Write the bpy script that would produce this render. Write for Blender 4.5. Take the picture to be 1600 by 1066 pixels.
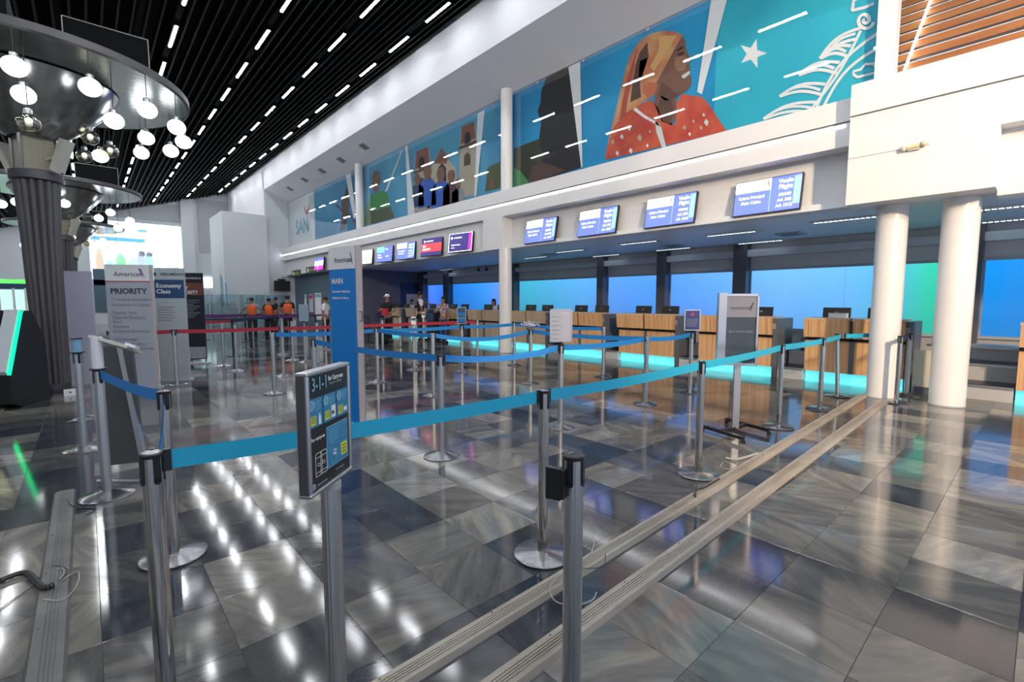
import bpy, bmesh, math, random
from mathutils import Vector, Matrix
random.seed(7)
S = bpy.context.scene
COL = S.collection
for o in list(bpy.data.objects): bpy.data.objects.remove(o)

# ------------------------------------------------------------------ camera
FPX = 745.0; CAMH = 1.55
YAW = math.atan2(665, math.hypot(745, 63)); PIT = math.atan2(63, 745)
cd = bpy.data.cameras.new('camera'); cam = bpy.data.objects.new('camera', cd); COL.objects.link(cam)
cd.sensor_width = 36; cd.lens = FPX / 1600 * 36; cd.clip_start = .05; cd.clip_end = 300
cam.location = (0, 0, CAMH); cam.rotation_euler = (math.pi/2 - PIT, 0, -YAW)
S.camera = cam
# ------------------------------------------------------------------ world, exposure, big lights
S.view_settings.view_transform = 'Standard'; S.view_settings.look = 'None'
S.view_settings.gamma = 1; S.view_settings.use_curve_mapping = False; S.view_settings.exposure = 0.32
w = bpy.data.worlds.new('world'); S.world = w; w.use_nodes = True
bg = w.node_tree.nodes['Background']; bg.inputs[0].default_value = (.50, .60, .78, 1); bg.inputs[1].default_value = .95
def lamp(name, kind, loc, target, energy, color, **k):
    l = bpy.data.lights.new(name, kind); l.energy = energy; l.color = color
    for a, b in k.items(): setattr(l, a, b)
    o = bpy.data.objects.new(name, l); COL.objects.link(o); o.location = loc
    d = Vector(target) - Vector(loc); o.rotation_euler = d.to_track_quat('-Z', 'Y').to_euler()
    return o
BAR_E = 66.0
# warm lamp high up by the entrance behind the viewer, right
lamp('entrance_flood_lamp', 'SPOT', (1.2, -6.0, 6.6), (9.4, .6, 3.6), 1900, (1.0, .75, .50), spot_size=math.radians(40), spot_blend=.10, shadow_soft_size=.12)
lamp('entrance_wide_lamp', 'SPOT', (2.2, -5.0, 5.2), (10.4, 5.2, .8), 3000, (1.0, .75, .50), spot_size=math.radians(72), spot_blend=.6, shadow_soft_size=.25)

# ------------------------------------------------------------------ helpers: rays through the survey camera give points on real planes
_F = Vector((math.sin(YAW)*math.cos(PIT), math.cos(YAW)*math.cos(PIT), -math.sin(PIT)))
_R = Vector((math.cos(YAW), -math.sin(YAW), 0)); _U = _R.cross(_F); _C = Vector((0, 0, CAMH))
def ray(u, v): return _F*FPX + _R*(u-800) - _U*(v-533)
def on_z(u, v, z=0.0): d = ray(u, v); return _C + d*((z-CAMH)/d.z)
def on_x(u, v, x): d = ray(u, v); return _C + d*(x/d.x)
def on_y(u, v, y): d = ray(u, v); return _C + d*(y/d.y)
def on_line(u, v, x, y):          # height seen at pixel row v above ground point
    d = ray(u, v); t = (x*_F.x + y*_F.y)/(d.x*_F.x + d.y*_F.y); return CAMH + d.z*t

# ------------------------------------------------------------------ materials
def mat(name, col, rough=.5, metal=0., emit=None, es=1., noise=.06, nscale=6., bump=0., spec=.5, coat=0., alpha=None, stretch=None):
    m = bpy.data.materials.new(name); m.use_nodes = True; nt = m.node_tree; N = nt.nodes; L = nt.links
    b = N['Principled BSDF']; b.inputs['Roughness'].default_value = rough; b.inputs['Metallic'].default_value = metal
    b.inputs['Specular IOR Level'].default_value = spec; b.inputs['Coat Weight'].default_value = coat
    b.inputs['Coat Roughness'].default_value = .05
    c = (*col, 1)
    if noise:
        tc = N.new('ShaderNodeTexCoord'); n = N.new('ShaderNodeTexNoise'); n.inputs['Scale'].default_value = nscale; n.inputs['Detail'].default_value = 4
        src = tc.outputs['Object']
        if stretch:
            mp = N.new('ShaderNodeMapping'); mp.inputs['Scale'].default_value = stretch; L.new(src, mp.inputs[0]); src = mp.outputs[0]
        L.new(src, n.inputs['Vector'])
        mx = N.new('ShaderNodeMix'); mx.data_type = 'RGBA'
        mx.inputs[6].default_value = tuple(max(0, x*(1-noise)) for x in col)+(1,); mx.inputs[7].default_value = tuple(min(1, x*(1+noise)) for x in col)+(1,)
        L.new(n.outputs['Fac'], mx.inputs[0]); L.new(mx.outputs[2], b.inputs['Base Color'])
        if bump:
            bp = N.new('ShaderNodeBump'); bp.inputs['Strength'].default_value = bump; bp.inputs['Distance'].default_value = .01
            L.new(n.outputs['Fac'], bp.inputs['Height']); L.new(bp.outputs[0], b.inputs['Normal'])
    else: b.inputs['Base Color'].default_value = c
    if emit: b.inputs['Emission Color'].default_value = (*emit, 1); b.inputs['Emission Strength'].default_value = es
    if alpha is not None: b.inputs['Alpha'].default_value = alpha
    return m
def flat(name, col, rough=.5, es=0.):
    return mat(name, col, rough, emit=col if es else None, es=es, noise=0 if es else .04)
M = {}
M['wall'] = mat('wall_paint', (.72, .72, .73), .55, noise=.03, nscale=2)
M['soffit'] = mat('soffit_paint', (.68, .68, .71), .6, noise=.03, nscale=2)
M['greywall'] = mat('grey_wall', (.40, .43, .46), .6)
M['palewall'] = mat('pale_wall', (.60, .64, .67), .6)
M['darkclad'] = mat('dark_cladding', (.10, .11, .125), .35)
M['midclad'] = mat('mid_cladding', (.42, .43, .44), .5)
M['teal'] = mat('dark_teal_wall', (.07, .13, .18), .5)
M['plum'] = mat('plum_grey_wall', (.13, .13, .17), .6)
M['black'] = mat('black_plastic', (.012, .012, .014), .35)
M['matblack'] = mat('matt_black', (.006, .006, .007), .85, spec=.15)
M['baffle'] = mat('baffle_paint', (.009, .011, .012), .6, spec=.3)
M['chrome'] = mat('polished_steel', (.62, .60, .57), .12, 1, noise=.05, stretch=(30, 30, .6))
M['steel'] = mat('brushed_aluminium', (.60, .60, .60), .34, 1, noise=.10, nscale=8, stretch=(40, 40, .5))
M['baseplate'] = mat('steel_base_plate', (.26, .26, .275), .24, 1, noise=.12)
M['silver'] = mat('silver_profile', (.62, .62, .64), .28, 1)
M['column'] = mat('column_paint', (.76, .75, .74), .32, noise=.02, coat=.3)
M['beltcyan'] = mat('cyan_belt', (.015, .40, .60), .55, noise=.08, nscale=60)
M['beltblue'] = mat('blue_belt', (.012, .21, .58), .55, noise=.08, nscale=60)
M['beltred'] = mat('red_belt', (.42, .02, .05), .6)
M['beltpurple'] = mat('purple_belt', (.10, .02, .13), .6)
M['beltnavy'] = mat('navy_belt', (.02, .025, .07), .6)
M['white'] = mat('white_print', (.80, .80, .81), .45, noise=.02)
M['lilac'] = mat('lilac_vinyl', (.52, .50, .62), .5, noise=.04)
M['blueprint'] = mat('blue_print', (.0, .20, .62), .4, noise=.02)
M['pinkedge'] = mat('beige_edge', (.50, .42, .41), .5)
M['ink'] = flat('dark_ink', (.05, .055, .07)); M['red'] = flat('red_ink', (.55, .03, .05)); M['navy'] = flat('navy_ink', (.02, .06, .15))
M['brown'] = flat('brown_print', (.16, .05, .035)); M['paperwhite'] = flat('white_ink', (.8, .8, .8)); M['greyink'] = flat('grey_ink', (.25, .27, .31))
M['yellow'] = flat('yellow_ink', (.62, .62, .05)); M['cyanink'] = flat('cyan_ink', (.03, .22, .38)); M['paleblue'] = flat('pale_blue_ink', (.20, .42, .55))
M['black_print'] = flat('black_print', (.012, .014, .018), .3)
M['emwhite'] = mat('led_white', (1, 1, 1), emit=(.93, .96, 1), es=BAR_E, noise=0)
M['strip'] = mat('led_strip', (1, 1, 1), emit=(.95, .97, 1), es=9, noise=0)
M['globe'] = mat('opal_globe', (1, 1, 1), emit=(.95, .98, 1), es=3.0, noise=0)
M['cyanled'] = mat('cyan_led', (.05, .8, .9), emit=(.10, .90, 1.0), es=1.8, noise=0)
M['cyanpanel'] = mat('cyan_kick_panel', (.1, .6, .7), emit=(.12, .66, .74), es=.85, noise=0)
M['greenled'] = mat('green_led', (.0, .9, .3), emit=(.0, 1, .28), es=1.6, noise=0)
M['skin'] = mat('skin', (.28, .15, .10), .5); M['hair'] = mat('hair', (.012, .010, .010), .6)
M['gold'] = mat('amber_mirror_glass', (.60, .52, .36), .06, .9, noise=0)
M['rim'] = mat('canopy_rim', (.10, .095, .10), .4, .5)
M['canopy'] = mat('brushed_canopy', (.42, .44, .44), .20, 1, noise=.35, nscale=3, bump=.15, stretch=(1, 3, 1))
M['flute'] = mat('fluted_wood', (.085, .078, .078), .45, noise=.35, nscale=5, stretch=(6, 6, .4), spec=.6)
M['corewood'] = mat('core_wood', (.38, .33, .24), .5, noise=.2, stretch=(8, 8, .5))
M['beigebox'] = mat('beige_plastic', (.55, .53, .44), .5)
M['cable'] = mat('cable', (.03, .03, .03), .6); M['greycable'] = mat('grey_cable', (.35, .34, .33), .6)
M['orange'] = mat('orange_vest', (.80, .12, .02), .7); M['tshirt'] = mat('black_cloth', (.012, .012, .015), .85); M['jeans'] = mat('blue_denim', (.03, .06, .16), .8)
M['whitecloth'] = mat('white_cloth', (.7, .7, .72), .8); M['greycloth'] = mat('grey_cloth', (.22, .24, .27), .8)
M['teeth'] = flat('tooth_white', (.75, .7, .65))

def nodes_of(name, rough=.5):
    m = bpy.data.materials.new(name); m.use_nodes = True; nt = m.node_tree
    b = nt.nodes['Principled BSDF']; b.inputs['Roughness'].default_value = rough
    return m, nt, nt.nodes, nt.links, b
def ramp(N, stops, interp='LINEAR'):
    r = N.new('ShaderNodeValToRGB'); r.color_ramp.interpolation = interp
    e = r.color_ramp.elements
    while len(e) < len(stops): e.new(.5)
    for k, (p, c) in enumerate(stops): e[k].position = p; e[k].color = (*c, 1)
    return r
TX, TY, TS = .887, 1.843, .4605
def floor_material():
    m, nt, N, L, b = nodes_of('polished_grey_marble')
    g = N.new('ShaderNodeNewGeometry')
    off = N.new('ShaderNodeVectorMath'); off.operation = 'SUBTRACT'; off.inputs[1].default_value = (TX, TY, 0); L.new(g.outputs['Position'], off.inputs[0])
    sc = N.new('ShaderNodeVectorMath'); sc.operation = 'SCALE'; sc.inputs['Scale'].default_value = 1/TS; L.new(off.outputs[0], sc.inputs[0])
    fl = N.new('ShaderNodeVectorMath'); fl.operation = 'FLOOR'; L.new(sc.outputs[0], fl.inputs[0])
    sx = N.new('ShaderNodeSeparateXYZ'); L.new(fl.outputs[0], sx.inputs[0]); cx = N.new('ShaderNodeCombineXYZ'); L.new(sx.outputs[0], cx.inputs[0]); L.new(sx.outputs[1], cx.inputs[1])
    wn = N.new('ShaderNodeTexWhiteNoise'); wn.noise_dimensions = '3D'; L.new(cx.outputs[0], wn.inputs['Vector'])
    r = ramp(N, [(0, (.020, .026, .036)), (.18, (.034, .038, .046)), (.38, (.062, .063, .065)), (.58, (.092, .089, .084)), (.8, (.14, .134, .124)), (1, (.20, .19, .17))])
    L.new(wn.outputs['Value'], r.inputs[0])
    # veins: stretched noise in a direction that differs per tile
    ro = N.new('ShaderNodeVectorRotate'); ro.rotation_type = 'Z_AXIS'; L.new(g.outputs['Position'], ro.inputs['Vector'])
    am = N.new('ShaderNodeMath'); am.operation = 'MULTIPLY'; am.inputs[1].default_value = 2.4
    L.new(wn.outputs['Color'], N.new('ShaderNodeSeparateColor').inputs[0]); sp = N[-1] if False else [n for n in N if n.bl_idname == 'ShaderNodeSeparateColor'][0]
    L.new(sp.outputs[1], am.inputs[0]); L.new(am.outputs[0], ro.inputs['Angle'])
    ad = N.new('ShaderNodeVectorMath'); ad.operation = 'MULTIPLY_ADD'; ad.inputs[1].default_value = (1, 4.5, 1); L.new(ro.outputs[0], ad.inputs[0])
    s2 = N.new('ShaderNodeVectorMath'); s2.operation = 'SCALE'; s2.inputs['Scale'].default_value = 9; L.new(wn.outputs['Color'], s2.inputs[0]); L.new(s2.outputs[0], ad.inputs[2])
    n1 = N.new('ShaderNodeTexNoise'); n1.inputs['Scale'].default_value = 1.5; n1.inputs['Detail'].default_value = 9; n1.inputs['Roughness'].default_value = .62; n1.inputs['Distortion'].default_value = .9
    L.new(ad.outputs[0], n1.inputs['Vector'])
    rv = ramp(N, [(.28, (.48, .50, .54)), (.42, (.84, .84, .86)), (.52, (1.1, 1.1, 1.08)), (.62, (1.5, 1.44, 1.30)), (.70, (1.05, 1.03, 1.0)), (.80, (1.35, 1.28, 1.18))])
    L.new(n1.outputs['Fac'], rv.inputs[0])
    mu = N.new('ShaderNodeMix'); mu.data_type = 'RGBA'; mu.blend_type = 'MULTIPLY'; mu.inputs[0].default_value = 1
    L.new(r.outputs[0], mu.inputs[6]); L.new(rv.outputs[0], mu.inputs[7])
    # fine light scratches
    n3 = N.new('ShaderNodeTexNoise'); n3.inputs['Scale'].default_value = 5; n3.inputs['Detail'].default_value = 3; L.new(ad.outputs[0], n3.inputs['Vector'])
    vo = N.new('ShaderNodeTexVoronoi'); vo.feature = 'DISTANCE_TO_EDGE'; vo.inputs['Scale'].default_value = 1.6; L.new(n3.outputs['Color'], vo.inputs['Vector'])
    rs = ramp(N, [(0, (1, 1, 1)), (.006, (0, 0, 0))]); L.new(vo.outputs['Distance'], rs.inputs[0])
    m2 = N.new('ShaderNodeMix'); m2.data_type = 'RGBA'; m2.inputs[7].default_value = (.20, .20, .19, 1); L.new(mu.outputs[2], m2.inputs[6])
    mm = N.new('ShaderNodeMath'); mm.operation = 'MULTIPLY'; mm.inputs[1].default_value = .35; L.new(rs.outputs[0], mm.inputs[0]); L.new(mm.outputs[0], m2.inputs[0])
    L.new(m2.outputs[2], b.inputs['Base Color'])
    n2 = N.new('ShaderNodeTexNoise'); n2.inputs['Scale'].default_value = 3; n2.inputs['Detail'].default_value = 5; L.new(g.outputs['Position'], n2.inputs['Vector'])
    mr = N.new('ShaderNodeMapRange'); mr.inputs[3].default_value = .05; mr.inputs[4].default_value = .13; L.new(n2.outputs['Fac'], mr.inputs[0]); L.new(mr.outputs[0], b.inputs['Roughness'])
    b.inputs['IOR'].default_value = 1.62
    bp = N.new('ShaderNodeBump'); bp.inputs['Strength'].default_value = .012; bp.inputs['Distance'].default_value = .004; L.new(n2.outputs['Fac'], bp.inputs['Height']); L.new(bp.outputs[0], b.inputs['Normal'])
    return m
M['floor'] = floor_material()
M['grout'] = mat('grout', (.11, .11, .105), .7)
def wood_material(name, c0, c1, c2, axis='Y', scale=9):
    m, nt, N, L, b = nodes_of(name, .42)
    tc = N.new('ShaderNodeNewGeometry'); mp = N.new('ShaderNodeMapping')
    mp.inputs['Scale'].default_value = {'Y': (.6, scale, .35), 'Z': (scale, .3, scale)}[axis]
    L.new(tc.outputs['Position'], mp.inputs[0])
    n = N.new('ShaderNodeTexNoise'); n.inputs['Scale'].default_value = 1.6; n.inputs['Detail'].default_value = 6; n.inputs['Roughness'].default_value = .65; L.new(mp.outputs[0], n.inputs['Vector'])
    r = ramp(N, [(.28, c0), (.48, c1), (.7, c2)]); L.new(n.outputs['Fac'], r.inputs[0]); L.new(r.outputs[0], b.inputs['Base Color'])
    return m
M['wood'] = wood_material('zebra_wood_laminate', (.34, .18, .08), (.60, .34, .16), (.72, .46, .25), 'Y', 16)
M['woodpale'] = wood_material('pale_zebra_laminate', (.34, .24, .15), (.52, .38, .25), (.60, .47, .33), 'Y', 16)
M['slat'] = wood_material('slat_wood', (.24, .085, .025), (.36, .14, .042), (.44, .19, .06), 'Z', 3)
M['plank'] = wood_material('worn_track_wood', (.20, .17, .138), (.31, .272, .225), (.39, .35, .295), 'Y', 3)
M['plankgrey'] = wood_material('grey_track_metal', (.07, .07, .066), (.11, .11, .105), (.16, .16, .152), 'Y', 3)
def glow_material():
    m, nt, N, L, b = nodes_of('backlit_glass', .12)
    g = N.new('ShaderNodeNewGeometry'); s = N.new('ShaderNodeSeparateXYZ'); L.new(g.outputs['Position'], s.inputs[0])
    mr = N.new('ShaderNodeMapRange'); mr.inputs[1].default_value = -2; mr.inputs[2].default_value = 23; L.new(s.outputs[1], mr.inputs[0])
    def y(v): return (v+2)/25
    st = [(y(-2), (.0, .16, .50)), (y(.2), (.01, .22, .66)), (y(.95), (.0, .24, .72)), (y(1.3), (.0, .54, .28)), (y(1.75), (.03, .52, .36)), (y(2.3), (.07, .44, .60)), (y(3.2), (.13, .42, .84)), (y(4.6), (.15, .42, .88)),
          (y(6.0), (.12, .36, .86)), (y(7.3), (.09, .30, .86)), (y(8.6), (.07, .28, .80)), (y(10), (.09, .29, .80)), (y(11.3), (.09, .35, .74)), (y(14.5), (.04, .36, .52)), (y(15.6), (.14, .26, .90)), (y(17), (.03, .25, .75)), (y(20), (.01, .15, .60)), (y(21.5), (.06, .20, .90)), (1, (.0, .10, .4))]
    r = ramp(N, st); L.new(mr.outputs[0], r.inputs[0])
    mz = N.new('ShaderNodeMapRange'); mz.inputs[1].default_value = .8; mz.inputs[2].default_value = 2.4; mz.inputs[3].default_value = .75; mz.inputs[4].default_value = 1.15; L.new(s.outputs[2], mz.inputs[0])
    L.new(r.outputs[0], b.inputs['Emission Color']); L.new(mz.outputs[0], b.inputs['Emission Strength']); b.inputs['Base Color'].default_value = (.03, .05, .08, 1)
    return m
M['glow'] = glow_material()
def glass_material(name, tint, fac=.08, rough=.02):
    m = bpy.data.materials.new(name); m.use_nodes = True; nt = m.node_tree; N = nt.nodes; L = nt.links; N.clear()
    o = N.new('ShaderNodeOutputMaterial'); t = N.new('ShaderNodeBsdfTransparent'); t.inputs[0].default_value = (*tint, 1)
    g = N.new('ShaderNodeBsdfGlossy'); g.inputs['Roughness'].default_value = rough; fr = N.new('ShaderNodeFresnel'); fr.inputs[0].default_value = 1.5
    ge = N.new('ShaderNodeNewGeometry'); io = N.new('ShaderNodeMath'); io.operation = 'MULTIPLY_ADD'; io.inputs[1].default_value = 1/1.5-1.5; io.inputs[2].default_value = 1.5; L.new(ge.outputs['Backfacing'], io.inputs[0]); L.new(io.outputs[0], fr.inputs[0])
    ad = N.new('ShaderNodeMath'); ad.operation = 'ADD'; ad.use_clamp = True; ad.inputs[1].default_value = fac; L.new(fr.outputs[0], ad.inputs[0])
    mx = N.new('ShaderNodeMixShader'); L.new(ad.outputs[0], mx.inputs[0]); L.new(t.outputs[0], mx.inputs[1]); L.new(g.outputs[0], mx.inputs[2]); L.new(mx.outputs[0], o.inputs[0])
    return m
M['glass'] = glass_material('clear_pane', (.95, .97, .98), .0)
M['tealglass'] = glass_material('teal_tinted_pane', (.62, .74, .76), .05)
M['globeglass'] = glass_material('smoky_globe_glass', (.74, .70, .52), .22)
M['bag'] = glass_material('plastic_film', (.80, .80, .84), .30, .25)
M['frost'] = mat('smoked_poster', (.045, .065, .09), .25, noise=.2)

# ------------------------------------------------------------------ mesh builder
class MB:
    def __init__(s): s.v = []; s.f = []
    def quad(s, pts):
        n = len(s.v); s.v += [tuple(p) for p in pts]; s.f.append(tuple(range(n, n+len(pts))))
        return s
    def box(s, c, d, rz=0., m=None):
        n = len(s.v); x, y, z = (k/2 for k in d); R = m or Matrix.Rotation(rz, 3, 'Z')
        for a in ((-x,-y,-z),(x,-y,-z),(x,y,-z),(-x,y,-z),(-x,-y,z),(x,-y,z),(x,y,z),(-x,y,z)): s.v.append(tuple(Vector(c)+R@Vector(a)))
        for q in ((0,3,2,1),(4,5,6,7),(0,1,5,4),(1,2,6,5),(2,3,7,6),(3,0,4,7)): s.f.append(tuple(n+i for i in q))
        return s
    def span(s, a, b):
        return s.box([(a[i]+b[i])/2 for i in range(3)], [abs(b[i]-a[i]) for i in range(3)])
    def lathe(s, prof, c=(0,0,0), n=24, caps=True, rf=None):
        b = len(s.v); k = len(prof)
        for i in range(n):
            a = 2*math.pi*i/n; q = rf(a) if rf else 1.
            for r, z in prof: s.v.append((c[0]+r*q*math.cos(a), c[1]+r*q*math.sin(a), c[2]+z))
        for i in range(n):
            j = (i+1) % n
            for t in range(k-1): s.f.append((b+i*k+t, b+j*k+t, b+j*k+t+1, b+i*k+t+1))
        if caps:
            s.f.append(tuple(b+i*k for i in reversed(range(n)))); s.f.append(tuple(b+i*k+k-1 for i in range(n)))
        return s
    def cyl(s, p0, p1, r0, r1=None, n=10):
        r1 = r0 if r1 is None else r1; p0 = Vector(p0); p1 = Vector(p1); d = (p1-p0).normalized()
        a = d.orthogonal().normalized(); e = d.cross(a); b = len(s.v)
        for i in range(n):
            t = 2*math.pi*i/n; q = a*math.cos(t)+e*math.sin(t); s.v.append(tuple(p0+q*r0)); s.v.append(tuple(p1+q*r1))
        for i in range(n):
            j = (i+1) % n; s.f.append((b+2*i, b+2*j, b+2*j+1, b+2*i+1))
        s.f.append(tuple(b+2*i for i in reversed(range(n)))); s.f.append(tuple(b+2*i+1 for i in range(n)))
        return s
    def tube(s, pts, r, n=6):
        for a, b in zip(pts[:-1], pts[1:]): s.cyl(a, b, r, r, n)
        return s
    def ball(s, c, r, n=12, sz=1.):
        prof = [(max(r*math.sin(math.pi*t/n), 1e-4), -r*sz*math.cos(math.pi*t/n)) for t in range(n+1)]
        return s.lathe(prof, c, n*2, caps=True)
    def prism(s, poly, x0, x1, axis='X'):   # poly of 2-D points extruded along an axis
        n = len(s.v); k = len(poly)
        for x in (x0, x1):
            for a, b in poly: s.v.append({'X': (x, a, b), 'Y': (a, x, b), 'Z': (a, b, x)}[axis])
        s.f.append(tuple(n+i for i in range(k))); s.f.append(tuple(n+k+i for i in reversed(range(k))))
        for i in range(k):
            j = (i+1) % k; s.f.append((n+i, n+k+i, n+k+j, n+j))
        return s
    def mesh(s, name, m, smooth=False):
        me = bpy.data.meshes.new(name); me.from_pydata(s.v, [], s.f); me.materials.append(m)
        bm = bmesh.new(); bm.from_mesh(me); bmesh.ops.recalc_face_normals(bm, faces=bm.faces)
        big = [f for f in bm.faces if len(f.verts) > 4 and not smooth]
        if big: bmesh.ops.triangulate(bm, faces=big)
        bm.to_mesh(me); bm.free()
        if smooth:
            for p in me.polygons: p.use_smooth = True
            me.set_sharp_from_angle(angle=.7)
        me.update(); return me
    def build(s, name, m, parent=None, smooth=False, **t):
        o = bpy.data.objects.new(name, s.mesh(name, m, smooth)); COL.objects.link(o)
        if parent: o.parent = parent; o.matrix_parent_inverse = Matrix.Identity(4)
        tag(o, **t); return o
def tag(o, label=None, cat=None, group=None, kind=None):
    if label: o['label'] = label
    if cat: o['category'] = cat
    if group: o['group'] = group
    if kind: o['kind'] = kind
    return o
def empty(name, label, cat, loc=(0,0,0), rz=0., group=None, kind=None):
    o = bpy.data.objects.new(name, None); COL.objects.link(o); o.location = loc; o.rotation_euler.z = rz; o.empty_display_size = .1
    return tag(o, label, cat, group, kind)
def inst(name, me, parent=None, loc=(0,0,0), rz=0., **t):
    o = bpy.data.objects.new(name, me); COL.objects.link(o); o.location = loc; o.rotation_euler.z = rz
    if parent: o.parent = parent
    return tag(o, **t)
def struct(o): o['kind'] = 'structure'; return o
def copy_tree(o, parent=None):
    c = o.copy(); COL.objects.link(c)
    if parent: c.parent = parent
    for ch in list(o.children): copy_tree(ch, c)
    return c
_tx = {}
def text_mesh(s, size, m, bold=0., align='LEFT'):
    k = (s, size, m.name, bold, align)
    if k in _tx: return _tx[k]
    cu = bpy.data.curves.new('lettering', 'FONT'); cu.body = s; cu.size = size; cu.align_x = align; cu.resolution_u = 2; cu.offset = bold*size; cu.extrude = .0006
    ob = bpy.data.objects.new('lettering', cu); COL.objects.link(ob)
    dg = bpy.context.evaluated_depsgraph_get(); me = bpy.data.meshes.new_from_object(ob.evaluated_get(dg))
    me.materials.clear(); me.materials.append(m); me.name = 'lettering'
    bpy.data.objects.remove(ob); _tx[k] = me; return me
def text(s, size, m, parent, loc, rot, bold=0., align='LEFT', sx=1.):
    o = bpy.data.objects.new('lettering', text_mesh(s, size, m, bold, align)); COL.objects.link(o)
    o.location = loc; o.rotation_euler = rot; o.scale = (sx, 1, 1)
    if parent: o.parent = parent
    return o

# ================================================================== FLOOR
X0, X1, Y0, Y1 = -8.0, 13.6, -4.0, 41.0
fl = MB().span((X0, Y0, -.06), (X1, Y1, -.004)).build('floor', M['grout'], kind='structure')
g = .0011
tile = MB(); a = TS-2*g; c = .0007
tile.v = [(0,0,-.006),(a,0,-.006),(a,a,-.006),(0,a,-.006),(0,0,-c),(a,0,-c),(a,a,-c),(0,a,-c),(c,c,0),(a-c,c,0),(a-c,a-c,0),(c,a-c,0)]
tile.f = [(8,9,10,11)]+[(i,(i+1)%4,(i+1)%4+4,i+4) for i in range(4)]+[(i+4,(i+1)%4+4,(i+1)%4+8,i+8) for i in range(4)]
tme = tile.mesh('floor_tile', M['floor'])
cells = []
for i in range(int((X0-TX)//TS)+1, int((X1-TX)//TS)):
    for j in range(int((Y0-TY)//TS)+1, int((Y1-TY)//TS)):
        x = TX+i*TS; y = TY+j*TS; cx, cy = x+TS/2, y+TS/2
        dep = cx*_F.x + cy*_F.y; lat = cx*_R.x + cy*_R.y
        vis = dep > .9 and abs(lat) < dep*1.12+.4
        cells.append((0 if vis else 1, math.hypot(cx, cy), x+g, y+g))
cells.sort()
rest = MB()
for k, (v, d, x, y) in enumerate(cells):
    if k < 300: inst('floor_tile', tme, fl, (x, y, 0))
    else:
        n = len(rest.v); rest.v += [(x+p[0], y+p[1], p[2]) for p in tile.v]; rest.f += [tuple(n+q for q in f) for f in tile.f]
rest.build('floor_tile_field', M['floor'], fl, kind='stuff')

# ================================================================== CEILING (sloping, black baffles)
CK = .31; CZ = 9.4-.31*8.2
def cz(x): return CZ+CK*x
ceil = MB().prism([(-7.5, cz(-7.5)+.45), (8.2, cz(8.2)+.45), (8.2, cz(8.2)+.55), (-7.5, cz(-7.5)+.55)], -4, 41, 'Y').build('ceiling', M['matblack'], kind='structure')
bf = MB().span((-.018, -4, -.0), (.018, 41, .20)).mesh('baffle', M['baffle'])
rows = [7.36, 5.48, 3.61, 1.77, -.10, -1.97, -3.84]
x = 8.05
while x > -7.3:
    if min(abs(x-r) for r in rows) > .07: inst('baffle', bf, ceil, (x, 0, cz(x)))
    x -= .235
ltn = {7.36: 'row nearest the mural', 5.48: 'second row from the mural', 3.61: 'third row from the mural', 1.77: 'row beside the round canopies', -.10: 'row above the fluted columns', -1.97: 'sixth row, left of the canopies', -3.84: 'outermost left row'}
hm = MB().span((-.05, 0, .0), (.05, 1.15, .09)).mesh('housing', M['matblack'])
dm = MB().prism([(-.028, 0), (-.020, -.02), (.020, -.02), (.028, 0)], .02, 1.13, 'Y').mesh('diffuser', M['emwhite'])
ordn = ['first', 'second', 'third', 'fourth', 'fifth', 'sixth', 'seventh', 'eighth', 'ninth', 'tenth', 'eleventh', 'twelfth', 'thirteenth', 'fourteenth', 'fifteenth', 'sixteenth', 'seventeenth', 'eighteenth', 'nineteenth', 'twentieth', 'twenty-first', 'twenty-second']
for r in rows:
    y = 10.66-2.1*7; kk = 0
    MB().span((r-.055, -4, cz(r)+.09), (r+.055, 41, cz(r)+.20)).build('light_channel', M['matblack'], ceil)
    while y < 39.8:
        if not (r == -.10 and 8 < y < 14):
            k_ = round((39.2-y)/2.1); t = empty('ceiling_light', (ordn[k_]+' LED bar from the far wall in the '+ltn[r]) if y > 9.5 else 'LED bar overhead outside the picture, '+ltn[r], 'ceiling light', (r, y, cz(r)), group='LED bars in ceiling row at %s' % ('mural side' if r > 5 else 'middle' if r > 1 else 'left side'))
            inst('housing', hm, t); inst('diffuser', dm, t)
        y += 2.1

# ================================================================== RIGHT WALL: soffit, mural, beam
def S_(mb, name, m, **k): return mb.build(name, m, kind='structure', **k)
S_(MB().prism([(8.2, 8.08), (9.48, 7.5), (9.62, 7.5), (9.62, 9.95), (8.2, 9.95)], -4, 31.4, 'Y'), 'wall_right', M['soffit'])
S_(MB().span((8.2, 31.4, 0), (9.9, 41, 9.95)), 'wall_right', M['soffit'])
S_(MB().span((8.2, 31.3, 3.0), (9.9, 31.42, 9.95)).span((8.2, 31.3, 0), (9.0, 31.42, 3.0)), 'wall_right', M['palewall'])
# vents in the sloping soffit
for (u, v) in ((453, 295), (476, 281), (503, 267), (533, 250), (569, 229)):
    d = ray(u, v); # plane through (8.2,8.08) and (9.48,7.5)
    k = (7.5-8.08)/1.28; t = (8.08-k*8.2-CAMH)/(d.z-k*d.x); p = _C+d*t
    e = empty('soffit_vent', 'small square grey vent in the white sloping soffit above the mural', 'vent', tuple(p), group='square vents in the soffit')
    e.rotation_euler = (0, math.atan2(-k, 1), 0)
    MB().box((0, 0, -.004), (.34, .42, .012)).build('frame', M['midclad'], e)
    q = MB()
    for i in range(6): q.box((-.13+i*.052, 0, -.016), (.018, .36, .014))
    q.build('louver', M['darkclad'], e)
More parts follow.
